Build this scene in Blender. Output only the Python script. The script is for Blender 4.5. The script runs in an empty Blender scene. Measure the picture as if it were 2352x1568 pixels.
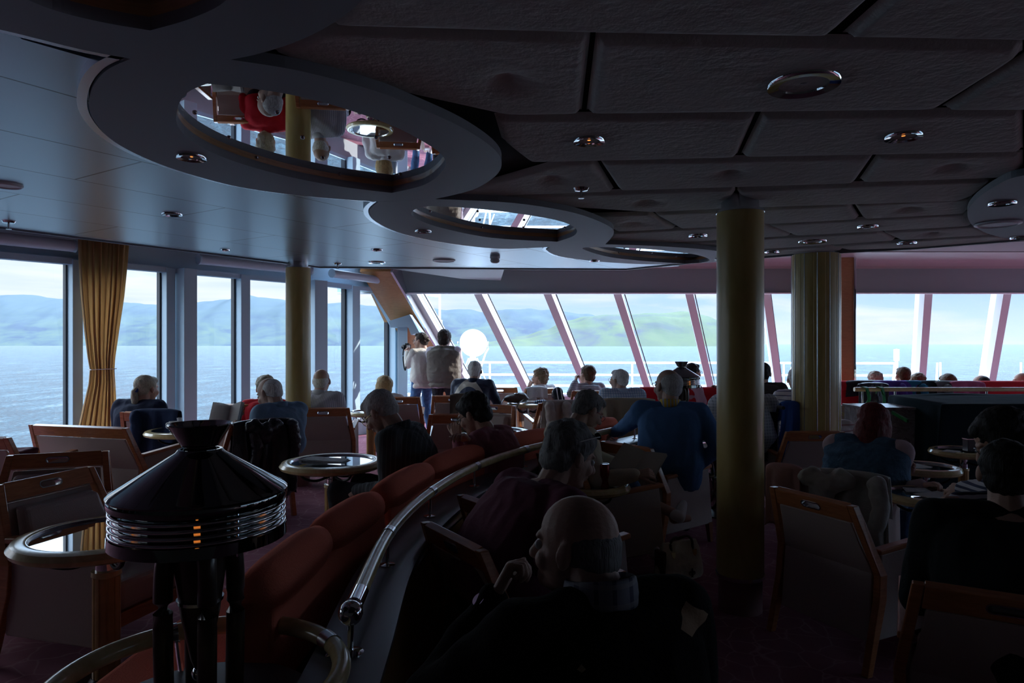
import bpy, bmesh, math, random
from mathutils import Vector, Matrix, noise
from mathutils.geometry import tessellate_polygon
random.seed(7)
PI = math.pi
F = 1568.0; EYE = 1.42; HOR = 790.0
COL = bpy.context.scene.collection
V = Vector
def W(x, y, Y): return V(((x-1176)/F*Y, Y, EYE-(y-HOR)/F*Y))
def at(x, y, z): return W(x, y, (EYE-z)*F/(y-HOR))
def onz(x, Y, z): return V(((x-1176)/F*Y, Y, z))
def R(d): return math.radians(d)
# ---------------------------------------------------------------- materials
MATS = {}
def mat(name, col, rough=.6, metal=0., bump=0., bscale=60., spec=.5, build=None, var=0., vscale=8., coat=0.):
    if name in MATS: return MATS[name]
    m = bpy.data.materials.new(name); m.use_nodes = True
    nt = m.node_tree; b = nt.nodes['Principled BSDF']
    b.inputs['Base Color'].default_value = (*col, 1); b.inputs['Roughness'].default_value = rough
    b.inputs['Metallic'].default_value = metal; b.inputs['Specular IOR Level'].default_value = spec
    if coat: b.inputs['Coat Weight'].default_value = coat; b.inputs['Coat Roughness'].default_value = .12
    tc = nt.nodes.new('ShaderNodeTexCoord')
    if var:
        n = nt.nodes.new('ShaderNodeTexNoise'); n.inputs['Scale'].default_value = vscale; n.inputs['Detail'].default_value = 5
        nt.links.new(tc.outputs['Object'], n.inputs['Vector'])
        r = nt.nodes.new('ShaderNodeValToRGB'); r.color_ramp.elements[0].position = .35; r.color_ramp.elements[1].position = .65
        r.color_ramp.elements[0].color = (*[c*(1-var) for c in col], 1); r.color_ramp.elements[1].color = (*[min(1, c*(1+var)) for c in col], 1)
        nt.links.new(n.outputs['Fac'], r.inputs['Fac']); nt.links.new(r.outputs['Color'], b.inputs['Base Color'])
    if bump:
        n = nt.nodes.new('ShaderNodeTexNoise'); n.inputs['Scale'].default_value = bscale; n.inputs['Detail'].default_value = 4
        nt.links.new(tc.outputs['Object'], n.inputs['Vector'])
        bp = nt.nodes.new('ShaderNodeBump'); bp.inputs['Strength'].default_value = bump; bp.inputs['Distance'].default_value = .02
        nt.links.new(n.outputs['Fac'], bp.inputs['Height']); nt.links.new(bp.outputs['Normal'], b.inputs['Normal'])
    if build: build(nt, b, tc)
    MATS[name] = m
    return m
def ramp(nt, fac, stops, interp='LINEAR'):
    r = nt.nodes.new('ShaderNodeValToRGB'); cr = r.color_ramp; cr.interpolation = interp
    while len(cr.elements) < len(stops): cr.elements.new(.5)
    for e, (p, c) in zip(cr.elements, stops): e.position = p; e.color = (*c, 1)
    nt.links.new(fac, r.inputs['Fac']); return r.outputs['Color']
def math_(nt, op, a, b=None, c=None):
    n = nt.nodes.new('ShaderNodeMath'); n.operation = op
    for i, v in enumerate((a, b, c)):
        if v is None: continue
        if isinstance(v, (int, float)): n.inputs[i].default_value = v
        else: nt.links.new(v, n.inputs[i])
    return n.outputs[0]
def mapping(nt, tc, rot=(0, 0, 0), scale=(1, 1, 1), loc=(0, 0, 0), src='Object'):
    mp = nt.nodes.new('ShaderNodeMapping'); mp.inputs['Rotation'].default_value = rot
    mp.inputs['Scale'].default_value = scale; mp.inputs['Location'].default_value = loc
    nt.links.new(tc.outputs[src], mp.inputs['Vector']); return mp.outputs['Vector']
def mixc(nt, fac, a, b):
    n = nt.nodes.new('ShaderNodeMix'); n.data_type = 'RGBA'
    nt.links.new(fac, n.inputs[0]) if not isinstance(fac, (int, float)) else setattr(n.inputs[0], 'default_value', fac)
    for i, v in ((6, a), (7, b)):
        if isinstance(v, tuple): n.inputs[i].default_value = (*v, 1)
        else: nt.links.new(v, n.inputs[i])
    return n.outputs[2]
def noise_(nt, vec, scale, detail=4, dist=0., rough=.5):
    n = nt.nodes.new('ShaderNodeTexNoise'); n.inputs['Scale'].default_value = scale; n.inputs['Detail'].default_value = detail
    n.inputs['Distortion'].default_value = dist; n.inputs['Roughness'].default_value = rough
    nt.links.new(vec, n.inputs['Vector']); return n.outputs['Fac']
def sepxyz(nt, vec):
    s = nt.nodes.new('ShaderNodeSeparateXYZ'); nt.links.new(vec, s.inputs[0]); return s.outputs
def wood(name, c1, c2, rough=.28, axis=(1, 1, 8), rot=(0, 0, 0)):
    def bld(nt, b, tc):
        v = mapping(nt, tc, rot=rot, scale=axis)
        f = noise_(nt, v, 9, 6, 1.2)
        nt.links.new(ramp(nt, f, [(.35, c1), (.65, c2)]), b.inputs['Base Color'])
    return mat(name, c1, rough, coat=.3, build=bld)
def stripes(name, base, line, freq, width=.2, axis=0, rough=.8, base2=None, freq2=None, bump=.3, bs=12):
    """woven cloth, stripes along one axis; a second axis makes a plaid"""
    def bld(nt, b, tc):
        xyz = sepxyz(nt, tc.outputs['Object'])
        f = math_(nt, 'LESS_THAN', math_(nt, 'FRACT', math_(nt, 'MULTIPLY', xyz[axis], freq)), width)
        c = mixc(nt, f, base, line)
        if base2:
            g = math_(nt, 'LESS_THAN', math_(nt, 'FRACT', math_(nt, 'MULTIPLY', xyz[2 if axis != 2 else 0], freq2 or freq)), width)
            c = mixc(nt, math_(nt, 'MULTIPLY', g, .6), c, base2)
        nt.links.new(c, b.inputs['Base Color'])
    return mat(name, base, rough, bump=bump, bscale=bs, build=bld)
# ---------------------------------------------------------------- mesh builder
class MB:
    def __init__(s): s.v = []; s.f = []
    def add(s, vs, fs):
        o = len(s.v); s.v += [V(p) for p in vs]; s.f += [tuple(i+o for i in f) for f in fs]; return s
    def box(s, c, d, m=None):
        x, y, z = [k/2 for k in d]
        vs = [V((i*x, j*y, k*z)) for i in (-1, 1) for j in (-1, 1) for k in (-1, 1)]
        if m is not None: vs = [m @ p for p in vs]
        vs = [p+V(c) for p in vs]
        return s.add(vs, [(0, 1, 3, 2), (4, 6, 7, 5), (0, 4, 5, 1), (2, 3, 7, 6), (0, 2, 6, 4), (1, 5, 7, 3)])
    def ell(s, c, r, m=None, nu=16, nv=10):
        if isinstance(r, (int, float)): r = (r, r, r)
        vs = [V((0, 0, r[2]))]
        for j in range(1, nv):
            t = PI*j/nv
            for i in range(nu):
                a = 2*PI*i/nu; vs.append(V((r[0]*math.sin(t)*math.cos(a), r[1]*math.sin(t)*math.sin(a), r[2]*math.cos(t))))
        vs.append(V((0, 0, -r[2])))
        if m is not None: vs = [m @ p for p in vs]
        vs = [p+V(c) for p in vs]; fs = []
        for i in range(nu): fs.append((0, 1+i, 1+(i+1) % nu))
        for j in range(nv-2):
            for i in range(nu):
                a = 1+j*nu+i; b = 1+j*nu+(i+1) % nu; fs.append((a, a+nu, b+nu, b))
        L = len(vs)-1; o = 1+(nv-2)*nu
        for i in range(nu): fs.append((o+i, L, o+(i+1) % nu))
        return s.add(vs, fs)
    def rings(s, rr, cap=True, closed=False):
        n = len(rr[0]); vs = [p for r in rr for p in r]; fs = []
        K = len(rr)
        for j in range(K if closed else K-1):
            for i in range(n):
                a = j*n+i; b = j*n+(i+1) % n; c = ((j+1) % K)*n+(i+1) % n; d = ((j+1) % K)*n+i
                fs.append((a, b, c, d))
        if cap and not closed: fs.append(tuple(range(n))[::-1]); fs.append(tuple((K-1)*n+i for i in range(n)))
        return s.add(vs, fs)
    def frames(s, pts, closed=False, up=V((0, 0, 1))):
        out = []; n = len(pts)
        for i, p in enumerate(pts):
            if closed: t = pts[(i+1) % n]-pts[i-1]
            else: t = pts[min(i+1, n-1)]-pts[max(i-1, 0)]
            t.normalize(); u = t.cross(up)
            if u.length < 1e-3: u = t.cross(V((0, 1, 0)))
            u.normalize(); out.append((p, t, u, u.cross(t).normalized()))
        return out
    def tube(s, pts, r, n=12, closed=False, cap=True):
        pts = [V(p) for p in pts]
        if not isinstance(r, (list, tuple)): r = [r]*len(pts)
        rr = [[p+(u*math.cos(2*PI*i/n)+w*math.sin(2*PI*i/n))*r[k] for i in range(n)] for k, (p, t, u, w) in enumerate(s.frames(pts, closed))]
        return s.rings(rr, cap, closed)
    def sweep(s, prof, pts, closed=False, cap=True):
        """profile of (side, up) pairs carried along a path; side is to the right of the path"""
        rr = [[p+u*a+V((0, 0, 1))*b for a, b in prof] for (p, t, u, w) in s.frames([V(p) for p in pts], closed)]
        return s.rings(rr, cap, closed)
    def cap(s, p0, p1, r0, r1, n=12):
        p0 = V(p0); p1 = V(p1); s.ell(p0, r0, nu=n, nv=8); s.ell(p1, r1, nu=n, nv=8)
        if (p1-p0).length > 1e-4: s.tube([p0, p1], [r0, r1], n)
        return s
    def chain(s, pts, rs):
        for i in range(len(pts)-1): s.cap(pts[i], pts[i+1], rs[i], rs[i+1])
        return s
    def lathe(s, prof, n=40, c=(0, 0, 0), closed=False, m=None):
        rr = []
        for k in range(n):
            a = 2*PI*k/n; ring = [V((r*math.cos(a), r*math.sin(a), z)) for r, z in prof]
            if m is not None: ring = [m @ p for p in ring]
            rr.append([p+V(c) for p in ring])
        K = len(prof); vs = [p for r in rr for p in r]; fs = []
        for j in range(n):
            for i in range(K if closed else K-1):
                a = j*K+i; b = j*K+(i+1) % K; jj = (j+1) % n
                fs.append((a, jj*K+i, jj*K+(i+1) % K, b))
        return s.add(vs, fs)
    def plate(s, outer, holes=(), m=None, t=.02):
        """flat 2-D outline with holes given a thickness t (along local z, centred)"""
        loops = [[V((p[0], p[1], 0)) for p in outer]]+[[V((p[0], p[1], 0)) for p in h] for h in holes]
        tri = tessellate_polygon(loops); flat = [p for l in loops for p in l]; n = len(flat)
        vs = [V((p.x, p.y, t/2)) for p in flat]+[V((p.x, p.y, -t/2)) for p in flat]
        fs = []
        for a, b, c in tri:
            nrm = (flat[b]-flat[a]).cross(flat[c]-flat[a]).z
            if nrm < 0: a, b, c = c, b, a
            fs.append((a, b, c)); fs.append((c+n, b+n, a+n))
        o = 0
        for l in loops:
            k = len(l)
            for i in range(k): a = o+i; b = o+(i+1) % k; fs.append((a, a+n, b+n, b))
            o += k
        if m is not None: vs = [m @ p for p in vs]
        return s.add(vs, fs)
    def mesh(s, name='m'):
        me = bpy.data.meshes.new(name); me.from_pydata([tuple(p) for p in s.v], [], s.f); me.update(); return me
def fixn(me):
    bm = bmesh.new(); bm.from_mesh(me); bmesh.ops.recalc_face_normals(bm, faces=bm.faces); bm.to_mesh(me); bm.free(); return me
def remesh(mb, vox, smooth=2, disp=None, fac=.5):
    me = mb.mesh() if isinstance(mb, MB) else mb
    o = bpy.data.objects.new('tmp', me); COL.objects.link(o)
    md = o.modifiers.new('r', 'REMESH'); md.mode = 'VOXEL'; md.voxel_size = vox
    if smooth: sm = o.modifiers.new('s', 'SMOOTH'); sm.factor = fac; sm.iterations = smooth
    dg = bpy.context.evaluated_depsgraph_get(); dg.update()
    out = bpy.data.meshes.new_from_object(o.evaluated_get(dg), depsgraph=dg)
    bpy.data.objects.remove(o); 
    if disp:
        ns = [v.normal.copy() for v in out.vertices]
        for v, nn in zip(out.vertices, ns): v.co += nn*disp(v.co)
    for p in out.polygons: p.use_smooth = True
    return out
def obj(name, mesh, m, parent=None, smooth=False, bevel=0., fix=True, seg=2, **props):
    if isinstance(mesh, MB): mesh = mesh.mesh(name)
    if fix: fixn(mesh)
    o = bpy.data.objects.new(name, mesh); COL.objects.link(o)
    if m: 
        mesh.materials.clear(); mesh.materials.append(m)
    if parent: o.parent = parent
    if smooth:
        for p in mesh.polygons: p.use_smooth = True
        if smooth != 2:
            bm = bmesh.new(); bm.from_mesh(mesh)
            for e in bm.edges:
                if len(e.link_faces) == 2 and e.calc_face_angle() > R(38): e.smooth = False
            bm.to_mesh(mesh); bm.free()
    if bevel:
        b = o.modifiers.new('bevel', 'BEVEL'); b.width = bevel; b.segments = seg; b.limit_method = 'ANGLE'; b.angle_limit = R(40)
    for k, v in props.items(): o[k] = v
    return o
def thing(name, label, cat, loc=(0, 0, 0), rz=0., group=None):
    o = bpy.data.objects.new(name, None); COL.objects.link(o); o.location = loc; o.rotation_euler = (0, 0, rz)
    o.empty_display_size = .1; tag(o, label, cat, group); return o
def tag(o, label, cat, group=None):
    o['label'] = label; o['category'] = cat
    if group: o['group'] = group
    return o
def dup(root, loc, rz, label=None, group=None):
    r = root.copy(); COL.objects.link(r); r.location = loc; r.rotation_euler = (0, 0, rz)
    if label: r['label'] = label
    if group: r['group'] = group
    for ch in list(root.children):
        c = ch.copy(); COL.objects.link(c); c.parent = r
        for g in ch.children:
            d = g.copy(); COL.objects.link(d); d.parent = c
    return r
def crv(pts, k=6, closed=False):
    """smooth Catmull-Rom curve through points"""
    pts = [V(p) for p in pts]; n = len(pts); out = []
    for i in range(n if closed else n-1):
        if closed: a, b, c, d = pts[i-1], pts[i], pts[(i+1) % n], pts[(i+2) % n]
        else: a, b, c, d = pts[max(i-1, 0)], pts[i], pts[i+1], pts[min(i+2, n-1)]
        for j in range(k):
            t = j/k
            out.append(.5*((2*b)+(c-a)*t+(2*a-5*b+4*c-d)*t*t+(3*b-a-3*c+d)*t**3))
    if not closed: out.append(pts[-1])
    return out
def rotm(yaw=0, pitch=0, roll=0): return (Matrix.Rotation(R(yaw), 3, 'Z') @ Matrix.Rotation(R(pitch), 3, 'X') @ Matrix.Rotation(R(roll), 3, 'Y'))
# shared materials
SIL = mat('brushed_steel', (.55, .56, .58), .22, 1.)
CHROME = mat('polished_chrome', (.72, .73, .75), .06, 1.)
WOODC = wood('cherry_wood', (.40, .14, .05), (.54, .21, .085))
WOODT = wood('tan_wood', (.50, .30, .10), (.62, .40, .16), axis=(1, 1, 1))
WOODB = wood('beam_wood', (.42, .19, .07), (.52, .25, .10), rough=.5)
WOODR = wood('rail_wood', (.58, .46, .22), (.70, .57, .30), rough=.2, axis=(2, 2, 2))
LEATH = mat('beige_leather', (.43, .345, .31), .42, bump=.15, bscale=160)
BLACKM = mat('black_metal', (.015, .015, .017), .3, .6)
FRAME = mat('window_frame_paint', (.42, .56, .66), .45)
WHITE = mat('white_paint', (.85, .86, .88), .4)
RUBBER = mat('dark_rubber', (.02, .02, .02), .7)
def glassmat():
    m = bpy.data.materials.new('window_glass'); m.use_nodes = True; nt = m.node_tree; nt.nodes.clear()
    out = nt.nodes.new('ShaderNodeOutputMaterial'); t = nt.nodes.new('ShaderNodeBsdfTransparent'); t.inputs[0].default_value = (.96, .98, .98, 1)
    g = nt.nodes.new('ShaderNodeBsdfGlossy'); g.inputs['Roughness'].default_value = .02
    lw = nt.nodes.new('ShaderNodeLayerWeight'); fr = math_(nt, 'MULTIPLY_ADD', math_(nt, 'POWER', lw.outputs['Facing'], 5.), .7, .045)
    mx = nt.nodes.new('ShaderNodeMixShader'); nt.links.new(fr, mx.inputs[0]); nt.links.new(t.outputs[0], mx.inputs[1]); nt.links.new(g.outputs[0], mx.inputs[2])
    nt.links.new(mx.outputs[0], out.inputs[0]); return m
GLASS = glassmat()
def S(name, mesh, m, **k):
    o = obj(name, mesh, m, **k); o['kind'] = 'structure'; return o
# ================================================================ camera, sky, sun
cam = bpy.data.cameras.new('camera'); co = bpy.data.objects.new('camera', cam); COL.objects.link(co)
cam.lens = 24.; cam.sensor_width = 36.; co.location = (0, 0, EYE); co.rotation_euler = (PI/2, 0, 0)
cam.shift_y = (HOR-784)/2352; cam.clip_start = .05; cam.clip_end = 60000
bpy.context.scene.camera = co
vs = bpy.context.scene.view_settings; vs.view_transform = 'Standard'; vs.look = 'None'; vs.exposure = 2.02; vs.gamma = 1.; vs.use_curve_mapping = False
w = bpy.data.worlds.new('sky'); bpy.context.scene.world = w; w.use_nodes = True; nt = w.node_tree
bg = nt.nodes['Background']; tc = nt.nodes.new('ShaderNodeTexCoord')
vec = mapping(nt, tc, scale=(1, 1, 6), src='Generated')
n1 = noise_(nt, vec, 2.6, 7, .4, .55)
z = sepxyz(nt, tc.outputs['Generated'])
el = math_(nt, 'MAXIMUM', z[2], 0.)
base = ramp(nt, el, [(0, (0.2152, 0.2716, 0.3176)), (.06, (0.1434, 0.2100, 0.3074)), (.35, (.30, .44, .62)), (1, (.22, .34, .52))])
# more cloud towards port (left), a bright bank low over the horizon
lft = math_(nt, 'MULTIPLY', z[0], -.28)
cl = math_(nt, 'ADD', n1, lft)
low = math_(nt, 'MULTIPLY', math_(nt, 'SUBTRACT', .16, el), .9)
cl = math_(nt, 'ADD', cl, math_(nt, 'MAXIMUM', low, -.02))
cf = ramp(nt, cl, [(.46, (0, 0, 0)), (.62, (1, 1, 1))])
n2 = noise_(nt, mapping(nt, tc, scale=(1, 1, 9), loc=(3, 1, 0), src='Generated'), 5, 6, .2)
cc = ramp(nt, n2, [(.3, (0.1896, 0.2254, 0.2664)), (.62, (0.2766, 0.2869, 0.3022))])
cfv = math_(nt, 'MULTIPLY', cf, .85)
nt.links.new(mixc(nt, cfv, base, cc), bg.inputs['Color'])
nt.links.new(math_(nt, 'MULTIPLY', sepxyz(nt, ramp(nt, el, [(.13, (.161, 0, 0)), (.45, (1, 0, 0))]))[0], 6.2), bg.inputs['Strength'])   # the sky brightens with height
sun = bpy.data.lights.new('sun', 'SUN'); sun.energy = 2.0; sun.angle = R(.6); sun.color = (1, .96, .9)
so = bpy.data.objects.new('sun', sun); COL.objects.link(so)
SUND = V((.80, .36, .48)).normalized(); so.rotation_euler = SUND.to_track_quat('Z', 'Y').to_euler(); so.location = (20, 10, 20)
# ================================================================ sea and hills
def sea(nt, b, tc):
    v = tc.outputs['Object']
    a = noise_(nt, mapping(nt, tc, scale=(1.2, .55, 1), rot=(0, 0, .25)), 1.0, 8, .5, .62)
    c = noise_(nt, mapping(nt, tc, scale=(.12, .03, 1)), 1.0, 6, .3, .6)
    h = math_(nt, 'ADD', math_(nt, 'MULTIPLY', a, 1.), math_(nt, 'MULTIPLY', c, .7))
    col = ramp(nt, math_(nt, 'MULTIPLY', h, .59), [(.41, (.0010, .0075, .0145)), (.49, (.0045, .0195, .030)), (.56, (.0155, .044, .059)), (.70, (.17, .19, .20))])
    nt.links.new(col, b.inputs['Base Color'])
    bp = nt.nodes.new('ShaderNodeBump'); bp.inputs['Strength'].default_value = 1.; bp.inputs['Distance'].default_value = 1.4
    nt.links.new(h, bp.inputs['Height']); nt.links.new(bp.outputs['Normal'], b.inputs['Normal'])
SEA = mat('sea_water', (.1, .2, .3), .5, spec=.14, build=sea)
S('sea', MB().add([(-40000, -2000, -17), (40000, -2000, -17), (40000, 60000, -17), (-40000, 60000, -17)], [(0, 1, 2, 3)]), SEA)
def lin(tab, x):
    for (a, b), (c, d) in zip(tab, tab[1:]):
        if a <= x <= c: t = (x-a)/(c-a); t = t*t*(3-2*t); return b+(d-b)*t
    return tab[0][1] if x < tab[0][0] else tab[-1][1]
def hills(name, crest, Y0, dY, m, step=5, amp=1., seed=0., rows=26):
    x0, x1 = crest[0][0], crest[-1][0]; n = int((x1-x0)/step)+1; vs = []; fs = []
    for j in range(rows):
        t = j/(rows-1)
        for i in range(n):
            x = x0+i*step; Yc = Y0+dY; zc = max(0., (HOR-lin(crest, x))/F*Yc)+EYE
            Y = Y0+dY*t; X = (x-1176)/F*Yc
            h = -20+(zc+20)*(1-(1-t)**1.7)
            q = noise.hetero_terrain(V((X/900, Y/1300, seed)), .8, 2.1, 6, .8)-1.1
            q2 = 1-abs(noise.noise(V((X/330+seed, t*2.2+X/2100, 3.))))*2
            h += (q*30+q2*12)*amp*math.sin(PI*min(1, t*1.0))*min(1., zc/400)
            h += noise.noise(V((X/160, seed, 1.)))*16*t*amp*min(1., zc/400)
            if j == 0: h = -19
            vs.append((X, Y, h))
    o = len(vs)
    for i in range(n): vs.append((vs[(rows-1)*n+i][0], Y0+dY+900, -30))
    for j in range(rows):
        for i in range(n-1): a = j*n+i; fs.append((a, a+1, a+1+n, a+n))
    return S(name, MB().add(vs, fs), m, smooth=2)
def hillmat(name, g1, g2, rock, top):  # distance haze is put into these pale, muted base colours
    def bld(nt, b, tc):
        f = noise_(nt, mapping(nt, tc, scale=(.0022, .0022, .006)), 1., 8, .6, .6)
        c = ramp(nt, f, [(.38, rock), (.5, g2), (.66, g1)])
        zz = math_(nt, 'MULTIPLY', sepxyz(nt, tc.outputs['Object'])[2], 1/650)
        c2 = mixc(nt, ramp(nt, zz, [(.25, (0, 0, 0)), (.75, (1, 1, 1))]), c, top)
        nt.links.new(c2, b.inputs['Base Color'])
    return mat(name, g1, 1., spec=0., build=bld)
HB = hillmat('far_hills_hazy_grass', (0.0844, 0.1034, 0.0844), (0.0675, 0.0853, 0.0863), (0.0531, 0.0650, 0.0825), (0.0656, 0.0823, 0.0925))
HG = hillmat('near_hill_hazy_grass', (0.0906, 0.1112, 0.0700), (0.0781, 0.0951, 0.0719), (0.0656, 0.0733, 0.0800), (0.0875, 0.1083, 0.0781))
hills('hills', [(-260, 700), (-100, 688), (0, 680), (70, 678), (150, 687), (300, 697), (370, 703), (440, 702), (480, 692), (540, 688), (575, 679), (610, 684), (680, 692), (735, 698),
      (800, 695), (850, 703), (920, 712), (1000, 712), (1080, 711), (1110, 718), (1150, 713), (1200, 710), (1260, 711), (1340, 722), (1400, 745), (1470, 775), (1520, 796)], 7600, 1700, HB, amp=1., seed=4.)
hills('hills', [(1040, 796), (1120, 784), (1200, 772), (1250, 758), (1300, 737), (1345, 727), (1400, 723), (1500, 721), (1560, 716), (1600, 722), (1630, 742), (1655, 775), (1672, 797)], 5600, 1100, HG, amp=.8, seed=9.)
# ================================================================ shell of the lounge
def wallA(Y): return .742*Y-10.02
def wallB(Y): return .45*Y-7.185
# carpet
def carpet(nt, b, tc):
    v = tc.outputs['Object']
    vo = nt.nodes.new('ShaderNodeTexVoronoi'); vo.feature = 'DISTANCE_TO_EDGE'; vo.inputs['Scale'].default_value = 7.5
    nz = nt.nodes.new('ShaderNodeTexNoise'); nz.inputs['Scale'].default_value = 5; nt.links.new(v, nz.inputs['Vector'])
    mx = nt.nodes.new('ShaderNodeMixRGB'); mx.inputs[0].default_value = .12; nt.links.new(v, mx.inputs[1]); nt.links.new(nz.outputs['Color'], mx.inputs[2])
    nt.links.new(mx.outputs[0], vo.inputs['Vector'])
    f = ramp(nt, vo.outputs['Distance'], [(.0, (1, 1, 1)), (.045, (0, 0, 0))])
    g = noise_(nt, v, 2.2, 3)
    base = ramp(nt, g, [(.35, (.23, .085, .12)), (.65, (.31, .13, .17))])
    nt.links.new(mixc(nt, math_(nt, 'MULTIPLY', f, .55), base, (.50, .27, .30)), b.inputs['Base Color'])
CARPET = mat('patterned_carpet', (.2, .04, .08), .95, spec=.1, build=carpet)
RAIL = [onz(700, .9, 0), V((-.46, 1.3, 0)), V((-.46, 1.9, 0)), V((-.499, 2.69, 0)), V((-.406, 3.42, 0)), V((-.20, 4.12, 0)), V((.119, 4.77, 0)), V((.829, 5.8, 0)), V((1.10, 6.19, 0)), V((1.55, 6.75, 0))]
RAIL = [V((-.36, .6, 0)), V((-.41, 1.3, 0)), V((-.441, 1.9, 0)), V((-.475, 2.69, 0)), V((-.39, 3.42, 0)), V((-.20, 4.12, 0)), V((.119, 4.77, 0)), V((.60, 5.45, 0)), V((1.10, 6.12, 0)), V((1.62, 6.75, 0))]
RP = crv(RAIL, 8)
fr = MB().frames(RP)
def off(d, pts=None): return [p+u*d for (p, t, u, w_) in MB().frames([p.copy() for p in (pts or RP)])]
edge = off(.03)
ROOM = [(-7, -2.6), (12, -2.6), (12, 12.98), (wallB(12.98), 12.98), (wallA(9.7), 9.7), (wallA(4.2), 4.2), (-7, 4.2)]
S('floor', MB().plate(ROOM, t=.1, m=Matrix.Translation((0, 0, -.18))), CARPET)
left = [(-7, -2.6), (edge[0].x, -2.6)]+[(p.x, p.y) for p in edge]+[(2.2, 7.2), (12, 7.2)]+ROOM[2:]
S('floor', MB().plate(left, t=.128, m=Matrix.Translation((0, 0, -.064))), CARPET)
# ceiling zones, traced at their height
CZ = 2.25
def cz(x, y, z=CZ): p = at(x, y, z); return (p.x, p.y)
def cc_(pts, k=5, closed=False, z=CZ): return [(p.x, p.y) for p in crv([V((*cz(x, y, z), 0)) for x, y in pts], k, closed)]
RZ = 2.215
ring_outer = {
 1: [(300, 135), (240, 165), (208, 215), (212, 270), (262, 325), (350, 370), (450, 404), (560, 431), (700, 450), (862, 463)],
 '1r': [(1000, 457), (1085, 436), (1138, 404), (1152, 372), (1130, 338), (1060, 292), (960, 247), (860, 208), (690, 163), (530, 137)],
 2: [(870, 463), (848, 485), (866, 511), (930, 538), (1040, 560), (1150, 571), (1262, 567)],
 '2r': [(1390, 561), (1408, 540), (1400, 520), (1320, 489), (1180, 466), (1000, 457)],
 3: [(1262, 567), (1257, 576), (1292, 590), (1380, 601), (1500, 607), (1600, 604)],
 '3r': [(1700, 598), (1712, 590), (1640, 575), (1510, 565), (1390, 561)]}
hole = {
 1: ([(475, 192), (430, 213), (408, 248), (410, 292), (455, 333), (540, 371), (660, 405), (780, 428), (900, 443)], [(900, 443), (975, 424), (1018, 390), (1020, 362), (985, 333), (905, 290), (800, 252), (690, 222), (580, 203), (475, 192)]),
 2: ([(985, 473), (952, 481), (950, 498), (1010, 522), (1130, 546), (1280, 555)], [(1280, 555), (1318, 541), (1322, 524), (1280, 506), (1180, 489), (1070, 477), (985, 473)]),
 3: ([(1372, 567), (1338, 571), (1400, 590), (1490, 600), (1590, 606)], [(1590, 606), (1630, 598), (1600, 585), (1520, 575), (1440, 569), (1372, 567)])}
FABB = mat('ceiling_backing', (.03, .03, .03), .9)
RINGM = mat('ring_laminate', (.24, .26, .275), .55)
WOODL = wood('recess_wood', (.50, .29, .12), (.60, .36, .16), rough=.4)
MIRR = mat('ceiling_mirror', (.80, .84, .86), .01, 1.)
def hol(n): a, b = hole[n]; return cc_(a, 5, z=RZ)[:-1]+cc_(b, 5, z=RZ)[:-1]
HOLES = {n: hol(n) for n in hole}
ro = {n: cc_(ring_outer[n], 5, z=RZ)+cc_(ring_outer['%dr' % n], 5, z=RZ) for n in (1, 2, 3)}
for n in (1, 2, 3):
    S('ceiling', MB().plate(ro[n], [HOLES[n]], t=.035, m=Matrix.Translation((0, 0, RZ+.0175))), RINGM)
    h = [V((*p, 0)) for p in HOLES[n]]
    inner = MB().rings([[p+V((0, 0, z_)) for p in h] for z_ in (RZ+.034, 2.275)], cap=False)
    S('trim_%d' % n, inner, WOODL, smooth=True)
    c = sum(h, V())/len(h); big = [c+(p-c)*1.06 for p in h]
    S('ceiling', MB().plate([(p.x, p.y) for p in big], t=.01, m=Matrix.Translation((0, 0, 2.268))), MIRR)
    rv = MB()
    x0, x1 = min(p.x for p in h), max(p.x for p in h); y0, y1 = min(p.y for p in h), max(p.y for p in h)
    import mathutils.geometry as mg
    X = x0+.1
    def inside(x, y):
        s_ = False; q = HOLES[n]
        for i in range(len(q)):
            a, b = q[i-1], q[i]
            if (a[1] > y) != (b[1] > y) and x < (b[0]-a[0])*(y-a[1])/(b[1]-a[1])+a[0]: s_ = not s_
        return s_
    while X < x1:
        Y_ = y0+.1
        while Y_ < y1:
            if inside(X, Y_): rv.ell((X, Y_, 2.261), (.009, .009, .006), nu=8, nv=6)
            Y_ += .3
        X += .3
    S('ceiling', rv, SIL, smooth=2)
# pale metal lip along the left side of the rings
LIP = mat('ring_lip_metal', (.52, .55, .60), .25, .8)
for pts in (ring_outer[1], ring_outer[2], ring_outer[3], [(-420, -20), (-200, 30), (0, 68), (180, 112), (300, 135)]):
    p = [V((*q, 2.232)) for q in cc_(pts, 6, z=RZ)]
    S('trim_4', MB().sweep([(-.006, -.012), (-.035, -.012), (-.035, .02), (-.006, .02)], p), LIP, smooth=True)
# first ring over the camera
r0 = cc_([(300, 135), (180, 112), (0, 68), (-200, 30), (-420, -60)], 5, z=RZ)+[(-1.75, .55), (-.6, .45)]+cc_([(900, -120), (840, -10), (770, 50), (690, 92), (600, 122), (530, 137)], 5, z=RZ)
h0 = cc_([(20, -20), (120, 22), (230, 50), (345, 70)], 5, z=RZ)[:-1]+cc_([(345, 70), (440, 42), (520, 0), (560, -80), (480, -170), (250, -190), (60, -120), (20, -20)], 5, z=RZ)[:-1]
S('ceiling', MB().plate(r0, [h0], t=.035, m=Matrix.Translation((0, 0, RZ+.0175))), RINGM)
S('trim_5', MB().rings([[V((*p, z_)) for p in h0] for z_ in (RZ+.034, 2.28)], cap=False), WOODL, smooth=True)
S('ceiling', MB().plate([(p[0]*1.0, p[1]) for p in h0], t=.01, m=Matrix.Translation((0, 0, 2.285))), MIRR)
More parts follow.
